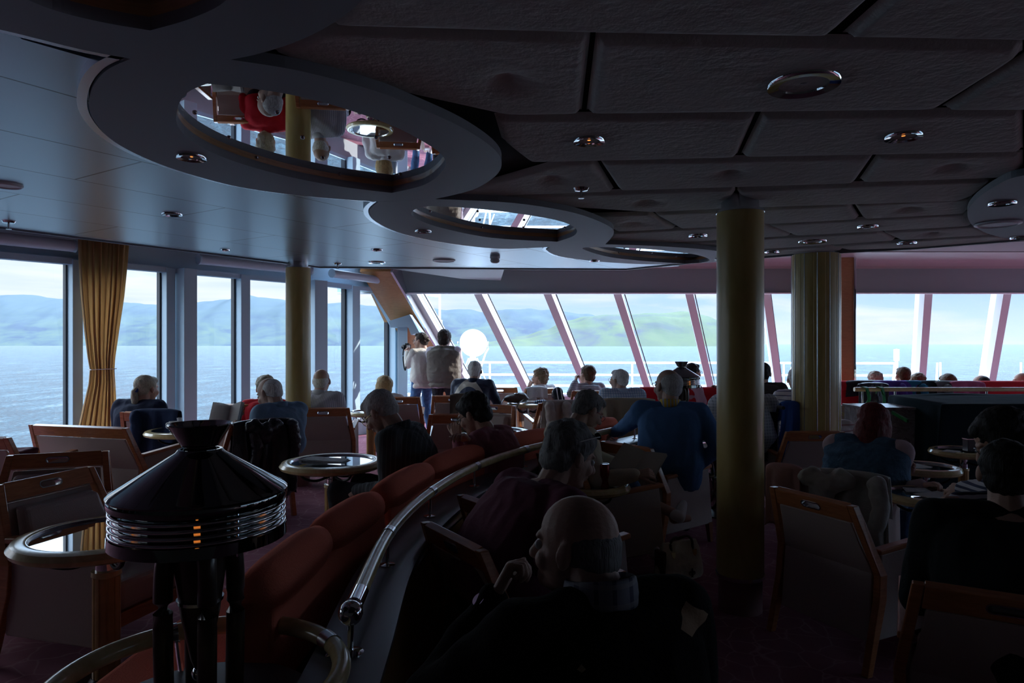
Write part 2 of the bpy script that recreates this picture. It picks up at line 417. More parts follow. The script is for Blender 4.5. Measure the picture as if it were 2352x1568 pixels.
# right-hand ring with its lamps
rr_ = cc_([(2352, 403), (2290, 425), (2238, 462), (2222, 492), (2240, 522), (2300, 545), (2400, 556), (2560, 556), (2700, 530), (2760, 480), (2700, 420), (2540, 385)], 6, True, z=RZ)
rh_ = cc_([(2349, 478), (2420, 500), (2520, 500), (2600, 470), (2500, 440), (2400, 450)], 4, True, z=RZ)
S('ceiling', MB().plate(rr_, [rh_], t=.035, m=Matrix.Translation((0, 0, RZ+.0175))), RINGM)
S('ceiling', MB().plate(rh_, t=.01, m=Matrix.Translation((0, 0, 2.285))), MIRR)
# metal panel ceiling to port: rows follow the ship's side
def metalc(nt, b, tc):
    v = mapping(nt, tc, rot=(0, 0, -R(57.2)))
    br = nt.nodes.new('ShaderNodeTexBrick'); br.inputs['Scale'].default_value = 1.; br.inputs['Brick Width'].default_value = 1.7; br.inputs['Row Height'].default_value = .62
    br.inputs['Mortar Size'].default_value = .005; br.inputs['Mortar Smooth'].default_value = 0.; br.offset = .5
    br.inputs['Color1'].default_value = (.36, .45, .50, 1); br.inputs['Color2'].default_value = (.39, .48, .53, 1); br.inputs['Mortar'].default_value = (.02, .02, .02, 1)
    nt.links.new(v, br.inputs['Vector']); nt.links.new(br.outputs['Color'], b.inputs['Base Color'])
METC = mat('ceiling_metal_panels', (.4, .45, .5), .3, .55, build=metalc)
lm = [cz(0, 522), cz(-300, 482), cz(-620, 420), (-4.3, -3), (-1., -3), (-.9, .5), cz(-100, -20), cz(50, 90), cz(260, 150), cz(300, 200), cz(330, 280), cz(420, 350), cz(600, 405), cz(880, 455), cz(900, 500), cz(1000, 540), cz(1200, 563),
      cz(1300, 575), cz(1380, 592), cz(1500, 603), cz(1560, 611), cz(1440, 618), cz(1200, 617), cz(735, 613), cz(560, 591), cz(300, 560)]
S('ceiling', MB().plate(lm, t=.02, m=Matrix.Translation((0, 0, CZ+.01))), METC)
S('trim_6', MB().sweep([(-.01, -.012), (.02, -.012), (.02, .30), (-.01, .30)], [V((*cz(x, y), CZ)) for x, y in ((-620, 420), (-300, 482), (0, 522), (300, 560), (560, 591), (735, 613))]), mat('soffit_paint', (.16, .18, .22), .6))
fe = [(735, 613), (1200, 617), (1440, 618), (1600, 602), (1825, 585), (2100, 570), (2352, 550), (2700, 515)]
S('trim_7', MB().sweep([(-.01, -.012), (.03, -.012), (.03, .30), (-.01, .30)], [V((*cz(x, y), CZ)) for x, y in fe][::1]), RINGM)
# padded fabric ceiling, each cushion traced and domed, with button dimples
FABR = mat('padded_ceiling_cloth', (.62, .66, .60), .95, bump=.35, bscale=22, spec=.1, var=.05, vscale=3)
dimples = [V((*cz(x, y), 0)) for x, y in ((1167, 192), (1272, 414), (1675, 402), (2190, 387), (1486, 467), (1455, 515), (2090, 482), (2140, 538), (1625, 568), (1690, 456), (2080, 640))]
panels = [
 [(560, 140), (745, 70), (1360, 88), (1338, 268), (1065, 272), (860, 205)],
 [(745, 70), (850, -80), (2080, -60), (1905, 95), (1360, 88)],
 [(1930, 97), (2110, -60), (2700, -60), (2700, 110), (2352, 105)],
 [(1366, 92), (1905, 98), (2352, 108), (2352, 135), (2150, 258), (1345, 268)],
 [(2160, 260), (2352, 138), (2700, 120), (2700, 256)],
 [(1075, 275), (1740, 268), (1695, 366), (1165, 378), (1150, 330)],
 [(1748, 268), (2352, 260), (2352, 353), (1700, 365)],
 [(2352, 260), (2800, 255), (2800, 350), (2352, 353)],
 [(1060, 440), (1165, 380), (1370, 375), (1412, 443), (1000, 457)],
 [(1374, 375), (2010, 363), (1965, 424), (1420, 441)],
 [(2014, 363), (2352, 356), (2352, 404), (2280, 412), (1972, 422)],
 [(2352, 354), (2800, 348), (2800, 400), (2352, 404)],
 [(1000, 459), (1410, 445), (1690, 436), (1690, 480), (1340, 497), (1180, 470)],
 [(1692, 436), (1965, 427), (2290, 412), (2240, 452), (2200, 464), (1692, 480)],
 [(1345, 498), (1495, 493), (1555, 527), (1415, 534)],
 [(1498, 493), (1955, 472), (1975, 505), (1560, 527)],
 [(1958, 472), (2235, 458), (2222, 492), (1980, 505)],
 [(1405, 537), (1755, 518), (1820, 543), (1480, 562), (1385, 563)],
 [(1758, 518), (2222, 493), (2235, 520), (1825, 543)],
 [(1500, 563), (1820, 545), (2020, 535), (2060, 553), (1650, 580), (1600, 574)],
 [(2024, 535), (2238, 521), (2280, 540), (2065, 553)],
 [(1640, 582), (1900, 567), (1940, 575), (1720, 592)],
 [(1905, 566), (2290, 542), (2352, 550), (2100, 570), (1945, 575)]]
S('ceiling', MB().plate([cz(560, 120), cz(850, -80), (-.5, .5), (-1., -3), (12.2, -3), (12.2, 3.6), cz(2700, 500), cz(2352, 552), cz(2100, 572), cz(1825, 587), cz(1640, 598), cz(1500, 568), cz(1390, 545), cz(1300, 505), cz(1150, 478), cz(1000, 452), cz(1100, 400), cz(1080, 330), cz(900, 250), cz(700, 180)], t=.01, m=Matrix.Translation((0, 0, CZ+.045))), FABB)
fab = bmesh.new()
for pl in panels:
    P = [V((*cz(x, y), 0)) for x, y in pl]
    c = sum(P, V())/len(P)
    if sum((P[i-1]-c).cross(P[i]-c).z for i in range(len(P))) < 0: P = P[::-1]
    x0, x1 = min(p.x for p in P), max(p.x for p in P); y0, y1 = min(p.y for p in P), max(p.y for p in P)
    st = .035 if y0 < 4 else .06
    nx = min(110, int((x1-x0)/st)+2); ny = min(110, int((y1-y0)/st)+2)
    bm = bmesh.new()
    vv = [[bm.verts.new((x0+(x1-x0)*i/nx, y0+(y1-y0)*j/ny, CZ)) for j in range(ny+1)] for i in range(nx+1)]
    for i in range(nx):
        for j in range(ny): bm.faces.new((vv[i][j], vv[i+1][j], vv[i+1][j+1], vv[i][j+1]))
    E = []
    for i in range(len(P)):
        a, b = P[i-1], P[i]; d = (b-a)
        if d.length < 1e-3: continue
        d.normalize(); nn = V((-d.y, d.x, 0)); E.append((a+nn*.0035, nn))
    for a, nn in E:
        for dd, cl in ((0, True), (.005, False), (.012, False), (.022, False), (.035, False)):
            bmesh.ops.bisect_plane(bm, geom=bm.verts[:]+bm.edges[:]+bm.faces[:], plane_co=a+nn*dd, plane_no=nn, clear_inner=cl, clear_outer=False)
    for v_ in bm.verts:
        ds = sorted((v_.co-a).dot(nn) for a, nn in E)
        d = ds[0] if len(ds) < 2 else max(0, ds[0]-.008*max(0, 1-ds[1]/.05))
        k = max(0., 1-d/.035); zz = .026*k**2.4
        for q in dimples:
            r = (V((v_.co.x, v_.co.y, 0))-q).length
            if r < .13: zz += .036*(1-r/.13)**1.8
        v_.co.z += zz
    me = bpy.data.meshes.new('t'); bm.to_mesh(me); bm.free(); fab.from_mesh(me); bpy.data.meshes.remove(me)
me = bpy.data.meshes.new('fab'); fab.to_mesh(me); fab.free()
S('ceiling', me, FABR, smooth=2)
# roof above everything
ROOF = mat('deckhead', (.20, .185, .195), .7)
S('ceiling', MB().plate([(-11, -3), (12.2, -3), (12.2, 11.45), (-1.9, 11.45), (-2.6, 9.9), (-4.2, 7.9), (-7., 4.2), (-11, 4.2)], t=.05, m=Matrix.Translation((0, 0, 2.78))), ROOF)
# ------------------------------------------------------------ port side windows
def segwall(name, pts, z0, z1, th, m):
    return S(name, MB().sweep([(-th, z0), (0, z0), (0, z1), (-th, z1)], [V((*p, 0)) for p in pts]), m)
LW = [(wallA(4.2), 4.2), (wallA(9.7), 9.7), (wallB(12.95), 12.95)]
HEADZ = 2.30
segwall('wall_left', LW, 0, .26, .12, mat('side_panel_paint', (.42, .44, .47), .5))
segwall('wall_left', LW, HEADZ, 2.76, .12, FRAME)
segwall('trim_8', LW, .26, .31, .02, FRAME)
def wx(x, f):    # where the sight line of column x meets the wall line X = a*Y + b
    a, b = (.742, -10.02) if f == 'A' else (.45, -7.185)
    k = (x-1176)/F; Y = b/(k-a); return V((k*Y, Y, 0))
def mull(n, x0, x1, f, depth=.22, z1=HEADZ+.01, m=FRAME, out=-.05):
    a, b = wx(x0, f), wx(x1, f); d = (b-a).normalized(); nn = V((d.y, -d.x, 0))   # nn points into the room
    a2, b2 = a, b
    vs = [a2+nn*out, b2+nn*out, b2+nn*depth*.5, a2+nn*depth*.5]
    return S('trim_%d' % n, MB().add([v_+V((0, 0, z)) for z in (.26, z1) for v_ in vs], [(0, 1, 2, 3), (4, 5, 6, 7), (0, 1, 5, 4), (1, 2, 6, 5), (2, 3, 7, 6), (3, 0, 4, 7)]), m, bevel=.006)
mull(9, -330, -290, 'A'); mull(9, -90, -62, 'A')
mull(9, 157, 181, 'A'); mull(9, 372, 392, 'A'); mull(9, 398, 428, 'A', depth=.5); mull(9, 543, 564, 'A'); mull(9, 698, 727, 'A', depth=.5)
mull(10, 797, 814, 'B'); mull(10, 895, 908, 'B')
pa = [W(913, 745, 10.95), W(936, 745, 10.95), W(936, 745, 11.6), W(913, 745, 11.6)]; zt_ = pa[0].z
S('trim_10', MB().rings([[V((p.x, p.y, 0)) for p in pa], [V((p.x, p.y, zt_)) for p in pa]]), FRAME, bevel=.006)
BLK = mat('window_gasket', (.01, .012, .02), .6)
for x, f in ((152, 'A'), (368, 'A'), (539, 'A'), (794, 'B'), (892, 'B')): mull(11, x, x+3.5, f, depth=-.02, m=BLK, out=-.09)
# horizontal frame under the window heads and the tube blind casing
for f, xa, xb in (('A', -330, 722), ('B', 730, 845)):
    a, b = wx(xa, f), wx(xb, f); d = (b-a).normalized(); nn = V((d.y, -d.x, 0))
    S('trim_12', MB().sweep([(-.02, -.045), (.09, -.045), (.09, .02), (-.02, .02)], [a+V((0, 0, HEADZ)), b+V((0, 0, HEADZ))]), FRAME)
for xa, xb, f in ((-330, 150, 'A'), (435, 690, 'A'), (735, 876, 'B')):
    a, b = wx(xa, f), wx(xb, f); d = (b-a).normalized(); nn = V((d.y, -d.x, 0))
    t_ = thing('roller_blind', {-330: 'grey tube shaped roller blind casing above the curtain', 435: 'grey roller blind casing above the two windows left of the slim post', 735: 'sunlit white roller blind casing beside the sloping wooden beam'}[xa], 'blind', a+nn*.22+V((0, 0, HEADZ+.13)), group=None)
    loc = t_.location
    obj('casing', MB().tube([V((0, 0, 0)), b-a], .06, 16), mat('blind_casing', (.46, .52, .60), .4), t_, smooth=True)
    for p in (V((0, 0, 0)), b-a): obj('end_cap', MB().tube([p-d*.012, p+d*.012], .064, 16), FRAME, t_, smooth=True)
gl = MB()
def pane(n, x0, x1, f, poly=None):
    a, b = wx(x0, f), wx(x1, f); d = (b-a).normalized(); nn = V((d.y, -d.x, 0))
    if poly: vs = poly
    else: vs = [a+V((0, 0, .28)), b+V((0, 0, .28)), b+V((0, 0, HEADZ)), a+V((0, 0, HEADZ))]
    vs = [v_-nn*.02 for v_ in vs]
    S('window_%d' % n, MB().add(vs, [tuple(range(len(vs)))]), GLASS)
for i, (a, b, f) in enumerate(((-330, -75, 'A'), (-75, 169, 'A'), (169, 382, 'A'), (382, 554, 'A'), (554, 712, 'A'), (728, 806, 'B'), (806, 905, 'B'))): pane(i+1, a, b, f)
# diagonal of the last side window: beam and infill
def onB(x, y): p = wx(x, 'B'); p.z = EYE-(y-HOR)/F*p.y; return p
ins = V((.42, -.19, 0)).normalized()
dg = [onB(843, 655), onB(895, 748), onB(912, 748), onB(862, 655)]
vs = dg+[p+ins*.16 for p in dg]
S('trim_13', MB().add(vs, [(0, 1, 2, 3), (4, 5, 6, 7), (0, 1, 5, 4), (1, 2, 6, 5), (2, 3, 7, 6), (3, 0, 4, 7)]), FRAME)
tri = [onB(852, 640), onB(852, 655), onB(893, 742), onB(914, 742), onB(914, 640)]
vs = tri+[p-ins*.08 for p in tri]
S('wall_left', MB().add(vs, [(0, 1, 2, 3, 4), (5, 6, 7, 8, 9)]+[(i, (i+1) % 5, (i+1) % 5+5, i+5) for i in range(5)]), WOODB)
# ------------------------------------------------------------ raked front windows
Y0, Z0 = 11.3, 2.25
DV = V((.5255, 1, -1.09)); FN = V((0, 1.09, 1)).normalized()
def fp(x, t=0., lift=0.):   # point on the raked front, under column x of the head line, t down the rake
    p = V(((x-1176)/F*Y0, Y0, Z0))+DV*t+FN*lift; return p
TB = 1.63
def raked(name, x0, x1, lo, hi, m, t0=-.12, t1=TB+.02, **k):
    vs = [fp(x, t, l) for l in (lo, hi) for x, t in ((x0, t0), (x1, t0), (x1, t1), (x0, t1))]
    return S(name, MB().add(vs, [(0, 1, 2, 3), (4, 5, 6, 7), (0, 1, 5, 4), (1, 2, 6, 5), (2, 3, 7, 6), (3, 0, 4, 7)]), m, **k)
MULW = mat('front_mullion_paint', (.50, .50, .50), .35)
MULL = [958, 1105, 1262, 1420, 1582, 1757, 1940, 2122, 2300, 2480, 2660, 2850, 3050]
for i, x in enumerate(MULL):
    raked('trim_14', x-9, x+9, -.16, .02, MULW)
    raked('trim_15', x-7, x+7, .02, .20, WHITE)
    raked('trim_16', x+13, x+15.5, .02, .05, BLK)
for i, (a, b) in enumerate(zip(MULL, MULL[1:])):
    vs = [fp(a, 0, 0), fp(b, 0, 0), fp(b, TB, 0), fp(a, TB, 0)]
    S('window_%d' % (i+8), MB().add(vs, [(0, 1, 2, 3)]), GLASS)
FAS = mat('fascia_paint', (.30, .37, .38), .6)
fY = Y0-.32
S('wall_front', MB().box((5, fY, 2.52), (15.6, .06, .56)), FAS)
S('trim_17', MB().box((5, fY-.02, 2.235), (15.6, .09, .02)), WHITE)
# soft curved cove between fascia and deckhead
S('trim_18', MB().sweep([(0, 2.63), (-.05, 2.66), (-.35, 2.70), (-1.1, 2.745), (-1.1, 2.757), (0, 2.757)][::-1], [V((-2.4, fY-.03, 0)), V((12.5, fY-.03, 0))][::-1]), mat('cove_paint', (.34, .30, .31), .38))
S('wall_front', MB().box((5.5, Y0+TB*1+.05, .16), (15., .12, .66)), mat('front_dado', (.55, .55, .57), .5))
S('trim_19', MB().box((5.5, Y0+TB-.08, .47), (15., .34, .04)), WHITE)
# sloping wooden beam at the corner, with its pale metal edge
def beam(name, xl, xr, lo, hi, m, t0=-.45, t1=TB+.1): return raked(name, xl, xr, lo, hi, m, t0, t1)
beam('trim_20', 884, 950, -.34, .0, WOODB, t0=-.48)
beam('trim_21', 950, 955, -.36, .02, LIP, t0=-.48)
beam('wall_front', 866, 886, -.02, .1, WOODB, t0=-.5)
# grey casing at the foot of the beam
cq = [(893, 737), (941, 722), (963, 763), (944, 769), (937, 750), (897, 752)]
S('trim_22', MB().add([W(x, y, 10.9) for x, y in cq]+[W(x, y, 10.9)+V((.03, .5, 0)) for x, y in cq], [tuple(range(6)), tuple(range(6, 12))]+[(i, (i+1) % 6, (i+1) % 6+6, i+6) for i in range(6)]), FRAME)
S('wall_right', MB().box((12.05, 5.2, .0), (.1, 15.6, 1.2)).box((12.05, 5.2, 2.55), (.1, 15.6, .5)).box((12.05, -2.2, 1.3), (.1, .9, 3)), mat('inner_wall', (.10, .075, .06), .6))
for k_ in range(8): S('trim_24', MB().box((12.05, -1.8+k_*2.1, 1.4), (.14, .16, 1.9)), FRAME)
S('window_20', MB().add([(12.05, -1.8, .6), (12.05, 12.9, .6), (12.05, 12.9, 2.3), (12.05, -1.8, 2.3)], [(0, 1, 2, 3)]), GLASS)  # unseen starboard windows, added to bring more daylight to the ceiling
S('wall_back', MB().box((2.5, -2.65, 1.3), (19.2, .1, 3)), MATS['inner_wall'])
S('wall_left', MB().box((-7.05, .75, .35), (.1, 6.9, 1.2)).box((-7.05, .75, 2.4), (.1, 6.9, .8)).box((-7.05, -.6, 1.4), (.1, 4.2, 1.4)), MATS['inner_wall'])
for k_ in range(6): S('trim_24', MB().box((-7.05, -2.5+k_*1.32, 1.4), (.14, .16, 1.9)), FRAME)
S('window_21', MB().add([(-7.05, -2.5, .6), (-7.05, 4.15, .6), (-7.05, 4.15, 2.25), (-7.05, -2.5, 2.25)], [(0, 1, 2, 3)]), GLASS)
# wedge shaped soffit box over the front corner
S('trim_23', MB().add([W(905, 618, 9.6), W(1158, 618, 9.6), W(1150, 644, 10.9), W(1060, 640, 10.6), W(905, 600, 10.9), W(1158, 600, 10.9)], [(0, 1, 2, 3), (0, 1, 5, 4), (1, 2, 5), (0, 3, 4), (3, 2, 5, 4)]), FAS)
# ------------------------------------------------------------ outside deck
dk = MB().box((3, 14.4, .0), (12, 3., .08))
S('deck', dk, mat('deck_paint', (.5, .52, .52), .7))
t_ = thing('deck_railing', 'white painted ship railing outside the slanted front windows', 'railing', (0, 15.2, .04))
for y in (832, 860, 885):
    z = EYE-(y-HOR)/F*15.2-.04
    obj('rail', MB().tube([V((-.75, 0, z)), V((8.5, 0, z-.02))], .024, 10), WHITE, t_, smooth=True)
for x in (1125, 1452, 1800, 2160, 2345):
    X = (x-1176)/F*15.2; z = EYE-(832-HOR)/F*15.2-.04; obj('post', MB().tube([V((X, .0, 0)), V((X, .0, z))], .02, 10), WHITE, t_, smooth=True)
for xa, xb in ((1785, 1822), (2030, 2055), (2130, 2153), (2245, 2262)):
    a = V(((xa-1176)/F*15.2, -.3, .18)); b = V(((xb-1176)/F*15.2, 0, .96)); obj('brace', MB().tube([a, b], .022, 8), WHITE, t_, smooth=True)
tp = thing('deck_pole', 'short white pole standing up behind the front railing', 'pole', (W(2059, 800, 15.6).x, 15.6, .04))
obj('tube', MB().tube([V((0, 0, 0)), V((0, 0, 1.2))], .035, 10), WHITE, tp, smooth=True); obj('cap', MB().lathe([(0, .0), (.06, 0), (.06, .26), (0, .27)], 16, (0, 0, 1.0)), WHITE, tp, smooth=True)
# satellite dome dish on its cradle
D = W(1086, 789, 16.); dish = thing('satellite_dish', 'round white satellite dish on a deck cradle outside the window', 'satellite dish', (D.x, D.y, .04))
dm = (rotm(-8, -12)).to_4x4(); dz = D.z-.04
r_ = .33
prof = [(0, 0.05)]+[(r_*k/10, .05-.10*(k/10)**2) for k in range(1, 11)]+[(r_*1.0, -.07), (r_*.6, .02), (0, .075)]
dr = (rotm(-10, 90+12))
obj('reflector', MB().lathe(prof, 36, (0, 0, dz), m=dr), WHITE, dish, smooth=True)
obj('receiver', MB().tube([V((0, -.06, dz)), V((.02, -.3, dz-.05))], .022, 10).box((.02, -.3, dz-.05), (.1, .05, .07)), WHITE, dish)
for s_ in (-1, 1):
    obj('yoke', MB().tube([V((0, 0, .25)), V((s_*.30, .0, dz-.22)), V((s_*.36, 0, dz-.12)), V((s_*.35, 0, dz+.05))], .02, 8), WHITE, dish, smooth=True)
    obj('strut', MB().tube([V((s_*.33, -.25, 0)), V((s_*.05, 0, dz-.3))], .016, 8).tube([V((s_*.5, .1, 0)), V((s_*.1, 0, dz-.34))], .014, 8), WHITE, dish, smooth=True)
obj('pedestal', MB().lathe([(0, 0), (.14, 0), (.12, .06), (.05, .1), (.05, dz-.3), (.08, dz-.26), (0, dz-.25)], 20), WHITE, dish, smooth=True)
obj('mounting_plate', MB().box((0, -.05, dz-.02), (.16, .02, .2), dr), SIL, dish)
M_ = W(1010, 750, 17.); mast = thing('deck_mast', 'tall thin white antenna mast outside the window left of the dish', 'mast', (M_.x, M_.y, -.04))
obj('pole', MB().tube([V((0, 0, 0)), V((0, 0, 3.1))], [.05, .02], 10), WHITE, mast, smooth=True)
obj('equipment_box', MB().box((-.02, 0, 1.95), (.16, .12, .22)).box((-.05, 0, 2.12), (.1, .08, .06)), WHITE, mast, bevel=.01)
# beam-column, big and slim columns
YEL = wood('column_wood', (.46, .35, .11), (.54, .42, .15), rough=.33, axis=(1, 1, .3))
def column(n, x, r, Y, zf, label, grooves=0, neck=True):
    c = V(((x-1176)/F*Y, Y, zf)); H = CZ-zf
    if grooves:
        g_ = MB()
        for k in range(12): a = 2*PI*(k+.3)/12; g_.tube([c+V((r*math.cos(a), r*math.sin(a), .2)), c+V((r*math.cos(a), r*math.sin(a), H-.01))], .004, 8)
        S('trim_%d' % n, g_, LIP)
    zt = H-.055 if neck else H-.0
    pr = [(r, .20), (r, zt-.01)]
    b = MB()
    if grooves:
        N = 20*12; rr = []
        for z_ in (.1, zt):
            rr.append([c+V((math.cos(2*PI*k/N), math.sin(2*PI*k/N), 0))*(r*(1-.012*(1 if k % 20 == 0 else 0)))+V((0, 0, z_)) for k in range(N)])
        b.rings(rr)
    else: b.lathe([(0, .2), (r, .2), (r, zt), (0, zt)], 48, c)
    S('trim_%d' % n, b, YEL, smooth=True)
    S('trim_%d' % n, MB().lathe([(0, 0), (r*.93, 0), (r*.93, .21), (0, .21)], 40, c), mat('column_plinth', (.25, .13, .13), .4), smooth=True)
    S('trim_%d' % n, MB().lathe([(r*.9, .19), (r*1.04, .195), (r*1.04, .215), (r*.9, .22)], 40, c).lathe([(r*.9, zt-.012), (r*1.03, zt-.008), (r*1.03, zt+.006), (r*.8, zt+.01)], 40, c).lathe([(r*.8, zt), (r*.8, H+.04), (0, H+.04)], 40, c), SIL, smooth=True)
    return c
column(30, 1700, .133, 4.0, -.13, '')
column(31, 685, .122, 6.9, 0, '')
column(32, 1874, .208, 6.3, -.13, '', grooves=1, neck=False)
def brownc():
    a, b = W(1922, 700, 10.4), W(1946, 700, 10.4)
    S('trim_33', MB().box(((a.x+b.x)/2+.01, 10.5, 1.38), (b.x-a.x+.02, .5, 2.76)), WOODB)
    S('trim_34', MB().box((b.x+.035, 10.3, 1.38), (.035, .14, 2.76)), CHROME, bevel=.008)
brownc()
# ceiling fittings
def downlight(x, y, w, label, lit=0, z=CZ, group='recessed ceiling downlights'):
    p = at(x, y, z); r = w/2/F*p.y
    t_ = thing('downlight', label, 'ceiling light', (p.x, p.y, z), group=None)
    obj('trim_ring', MB().lathe([(r*.62, .012), (r*.66, -.006), (r*.95, -.010), (r, -.002), (r, .004), (r*.62, .014)], 28), CHROME, t_, smooth=True)
    obj('reflector', MB().lathe([(r*.63, .002), (r*.5, .018), (r*.25, .026), (0, .028)], 28), CHROME, t_, smooth=True)
    bm_ = mat('warm_bulb', (1, .5, .2), .4); 
    b = bm_.node_tree.nodes['Principled BSDF']; b.inputs['Emission Color'].default_value = (1, .28, .06, 1); b.inputs['Emission Strength'].default_value = .45
    obj('bulb', MB().ell((0, 0, .006), (r*.16, r*.16, .008), nu=10, nv=8), bm_ if lit else mat('unlit_bulb', (.35, .36, .38), .3), t_, smooth=2)
    return t_
for i, (x, y, w, l, s_) in enumerate([
  (1846, 192, 165, 'largest chrome downlight in the padded ceiling, nearest overhead', 0), (1353, 322, 76, 'chrome downlight with orange glow in the padded ceiling right of the mirror oval', 1),
  (2075, 312, 84, 'chrome downlight with orange glow in the padded panel near the right edge', 1), (440, 360, 68, 'chrome downlight set in the ring below the large ceiling mirror', 1),
  (395, 491, 46, 'small downlight in the metal ceiling above the windows right of the curtain', 0), (972, 530, 40, 'small downlight in the second ring beside the middle mirror', 0),
  (866, 573, 28, 'upper of two small downlights in the metal ceiling left of the smoke detector', 0), (865, 602, 42, 'lower of two small downlights in the metal ceiling left of the smoke detector', 0),
  (1365, 598, 26, 'tiny downlight in the smallest mirror ring', 0), (1603, 540, 44, 'small downlight in the padded ceiling left of the slim column', 0),
  (1866, 554, 62, 'chrome downlight in the padded ceiling just in front of the grooved column', 0), (1993, 519, 46, 'small downlight between the grooved column and the right hand ring', 0),
  (2083, 557, 42, 'small downlight near the ceiling edge over the far red bench', 0), (1773, 577, 34, 'tiny downlight near the ceiling edge behind the slim column', 0),
  (2302, 466, 58, 'chrome downlight in the right hand ceiling ring, above the white disc', 0), (2345, 545, 44, 'downlight at the lower edge of the right hand ceiling ring', 0),
  (517, 573, 22, 'small orange glowing downlight at the metal ceiling edge', 1)]):
    zz = RZ if i in (3, 5, 8, 14, 15) else CZ
    downlight(x, y, w, l, s_, z=zz)
for x, y, w, l in ((14, 423, 66, 'white round ceiling speaker disc at the left edge'), (2292, 513, 92, 'white round ceiling disc in the right hand ring'), (1020, 597, 52, 'white round ceiling disc in the metal ceiling near the smoke detector')):
    zz = RZ if x > 2000 else CZ; p = at(x, y, zz); r = w/2/F*p.y
    t_ = thing('ceiling_speaker', l, 'ceiling speaker', (p.x, p.y, zz))
    obj('grille', MB().lathe([(0, -.010), (r*.85, -.008)], 28), mat('speaker_grille', (.75, .77, .80), .5), t_, smooth=True)
    obj('rim', MB().lathe([(r*.84, -.006), (r*.9, -.014), (r, -.008), (r, .004)], 28), WHITE, t_, smooth=True)
for x, y, l in ((1335, 432, 'sprinkler head in the padded ceiling right of the large mirror ring'), (20, 508, 'sprinkler head at the left edge above the curtain windows'), (775, 605, 'sprinkler head in the metal ceiling right of the slim window column'), (1645, 583, 'sprinkler head left of the slim column near the ceiling edge')):
    p = at(x, y, CZ); t_ = thing('sprinkler', l, 'sprinkler', (p.x, p.y, CZ))
    obj('escutcheon', MB().lathe([(0, 0), (.042, 0), (.035, -.012), (.012, -.016), (0, -.016)], 20), CHROME, t_, smooth=True)
    obj('nozzle', MB().tube([V((0, 0, -.01)), V((0, 0, -.05))], .007, 8).lathe([(0, -.05), (.017, -.05), (.017, -.054), (0, -.055)], 12), SIL, t_)
p = at(1137, 588, CZ); t_ = thing('smoke_detector', 'white round smoke detector hanging from the metal ceiling', 'smoke detector', (p.x, p.y, CZ))
obj('base', MB().lathe([(0, 0), (.048, 0), (.047, -.025), (0, -.025)], 24), WHITE, t_, smooth=True); obj('sensor_head', MB().lathe([(.040, -.025), (.040, -.032), (.046, -.036), (.040, -.056), (.024, -.066), (0, -.068)], 24), mat('detector_plastic', (.6, .6, .6), .5), t_, smooth=True)
# curtain
def curt(nt, b, tc):
    tr = nt.nodes.new('ShaderNodeBsdfTranslucent'); tr.inputs[0].default_value = (.74, .54, .32, 1)
    mx = nt.nodes.new('ShaderNodeMixShader'); mx.inputs[0].default_value = .6
    out = [n for n in nt.nodes if n.type == 'OUTPUT_MATERIAL'][0]
    nt.links.new(b.outputs[0], mx.inputs[1]); nt.links.new(tr.outputs[0], mx.inputs[2]); nt.links.new(mx.outputs[0], out.inputs[0])
CURT = mat('curtain_cloth', (.60, .43, .23), .8, build=curt)
cb = wx(240, 'A'); d = V((.742, 1, 0)).normalized(); nn = V((d.y, -d.x, 0)); cbase = cb+nn*.30
t_ = thing('curtain', 'tall tan pleated curtain gathered by a thin tie between two windows', 'curtain', (cbase.x, cbase.y, .06))
prof = [(545, 178, 298), (600, 180, 292), (680, 185, 284), (760, 193, 272), (820, 201, 264), (848, 206, 262), (880, 203, 264), (930, 190, 266), (980, 178, 268), (1050, 172, 272)]
N = 130; rows = []; 
def cxy(x):    # along the wall on the curtain's own line
    k = (x-1176)/F; den = k*d.y-d.x; s_ = (cbase.x-k*cbase.y)/den; return cbase+d*s_
back = []
for (y, xa, xb) in [(a, b, c) for a, b, c in prof]:
    A_, B_ = cxy(xa), cxy(xb); z_ = EYE-(y-HOR)/F*cbase.y
    z_ = max(z_, .08); row = []
    amp = .06 if y < 800 or y > 900 else .028
    for k in range(N+1):
        u = k/N; q = A_.lerp(B_, u); ph = u*2*PI*8+math.sin(u*9)*.9
        q = q+nn*(amp*math.sin(ph)*.5+.012*math.sin(ph*2.3))+d*.006*math.sin(ph*2)
        row.append(V((q.x-cbase.x, q.y-cbase.y, z_-.06)))
    rows.append(row)
rows[0] = [p+V((0, 0, .14)) for p in rows[0]]
fs = []; vs = [p for r in rows for p in r]
for j in range(len(rows)-1):
    for i in range(N): a = j*(N+1)+i; fs.append((a, a+1, a+N+2, a+N+1))
c_ = obj('drape', MB().add(vs, fs), CURT, t_, smooth=2)
sd = c_.modifiers.new('s', 'SOLIDIFY'); sd.thickness = .004
A_, B_ = cxy(205), cxy(263); zt = EYE-(847-HOR)/F*cbase.y-.06
tie = [A_-cbase-nn*.03+V((0, 0, zt)), A_-cbase+nn*.045+V((0, 0, zt)), B_-cbase+nn*.045+V((0, 0, zt+.005)), B_-cbase-nn*.03+V((0, 0, zt+.005))]
obj('tie', MB().tube(tie, .005, 6, closed=True).tube([tie[2]-d*.02, tie[2]-d*.024+V((0, 0, -.2))], .003, 6), WHITE, t_)
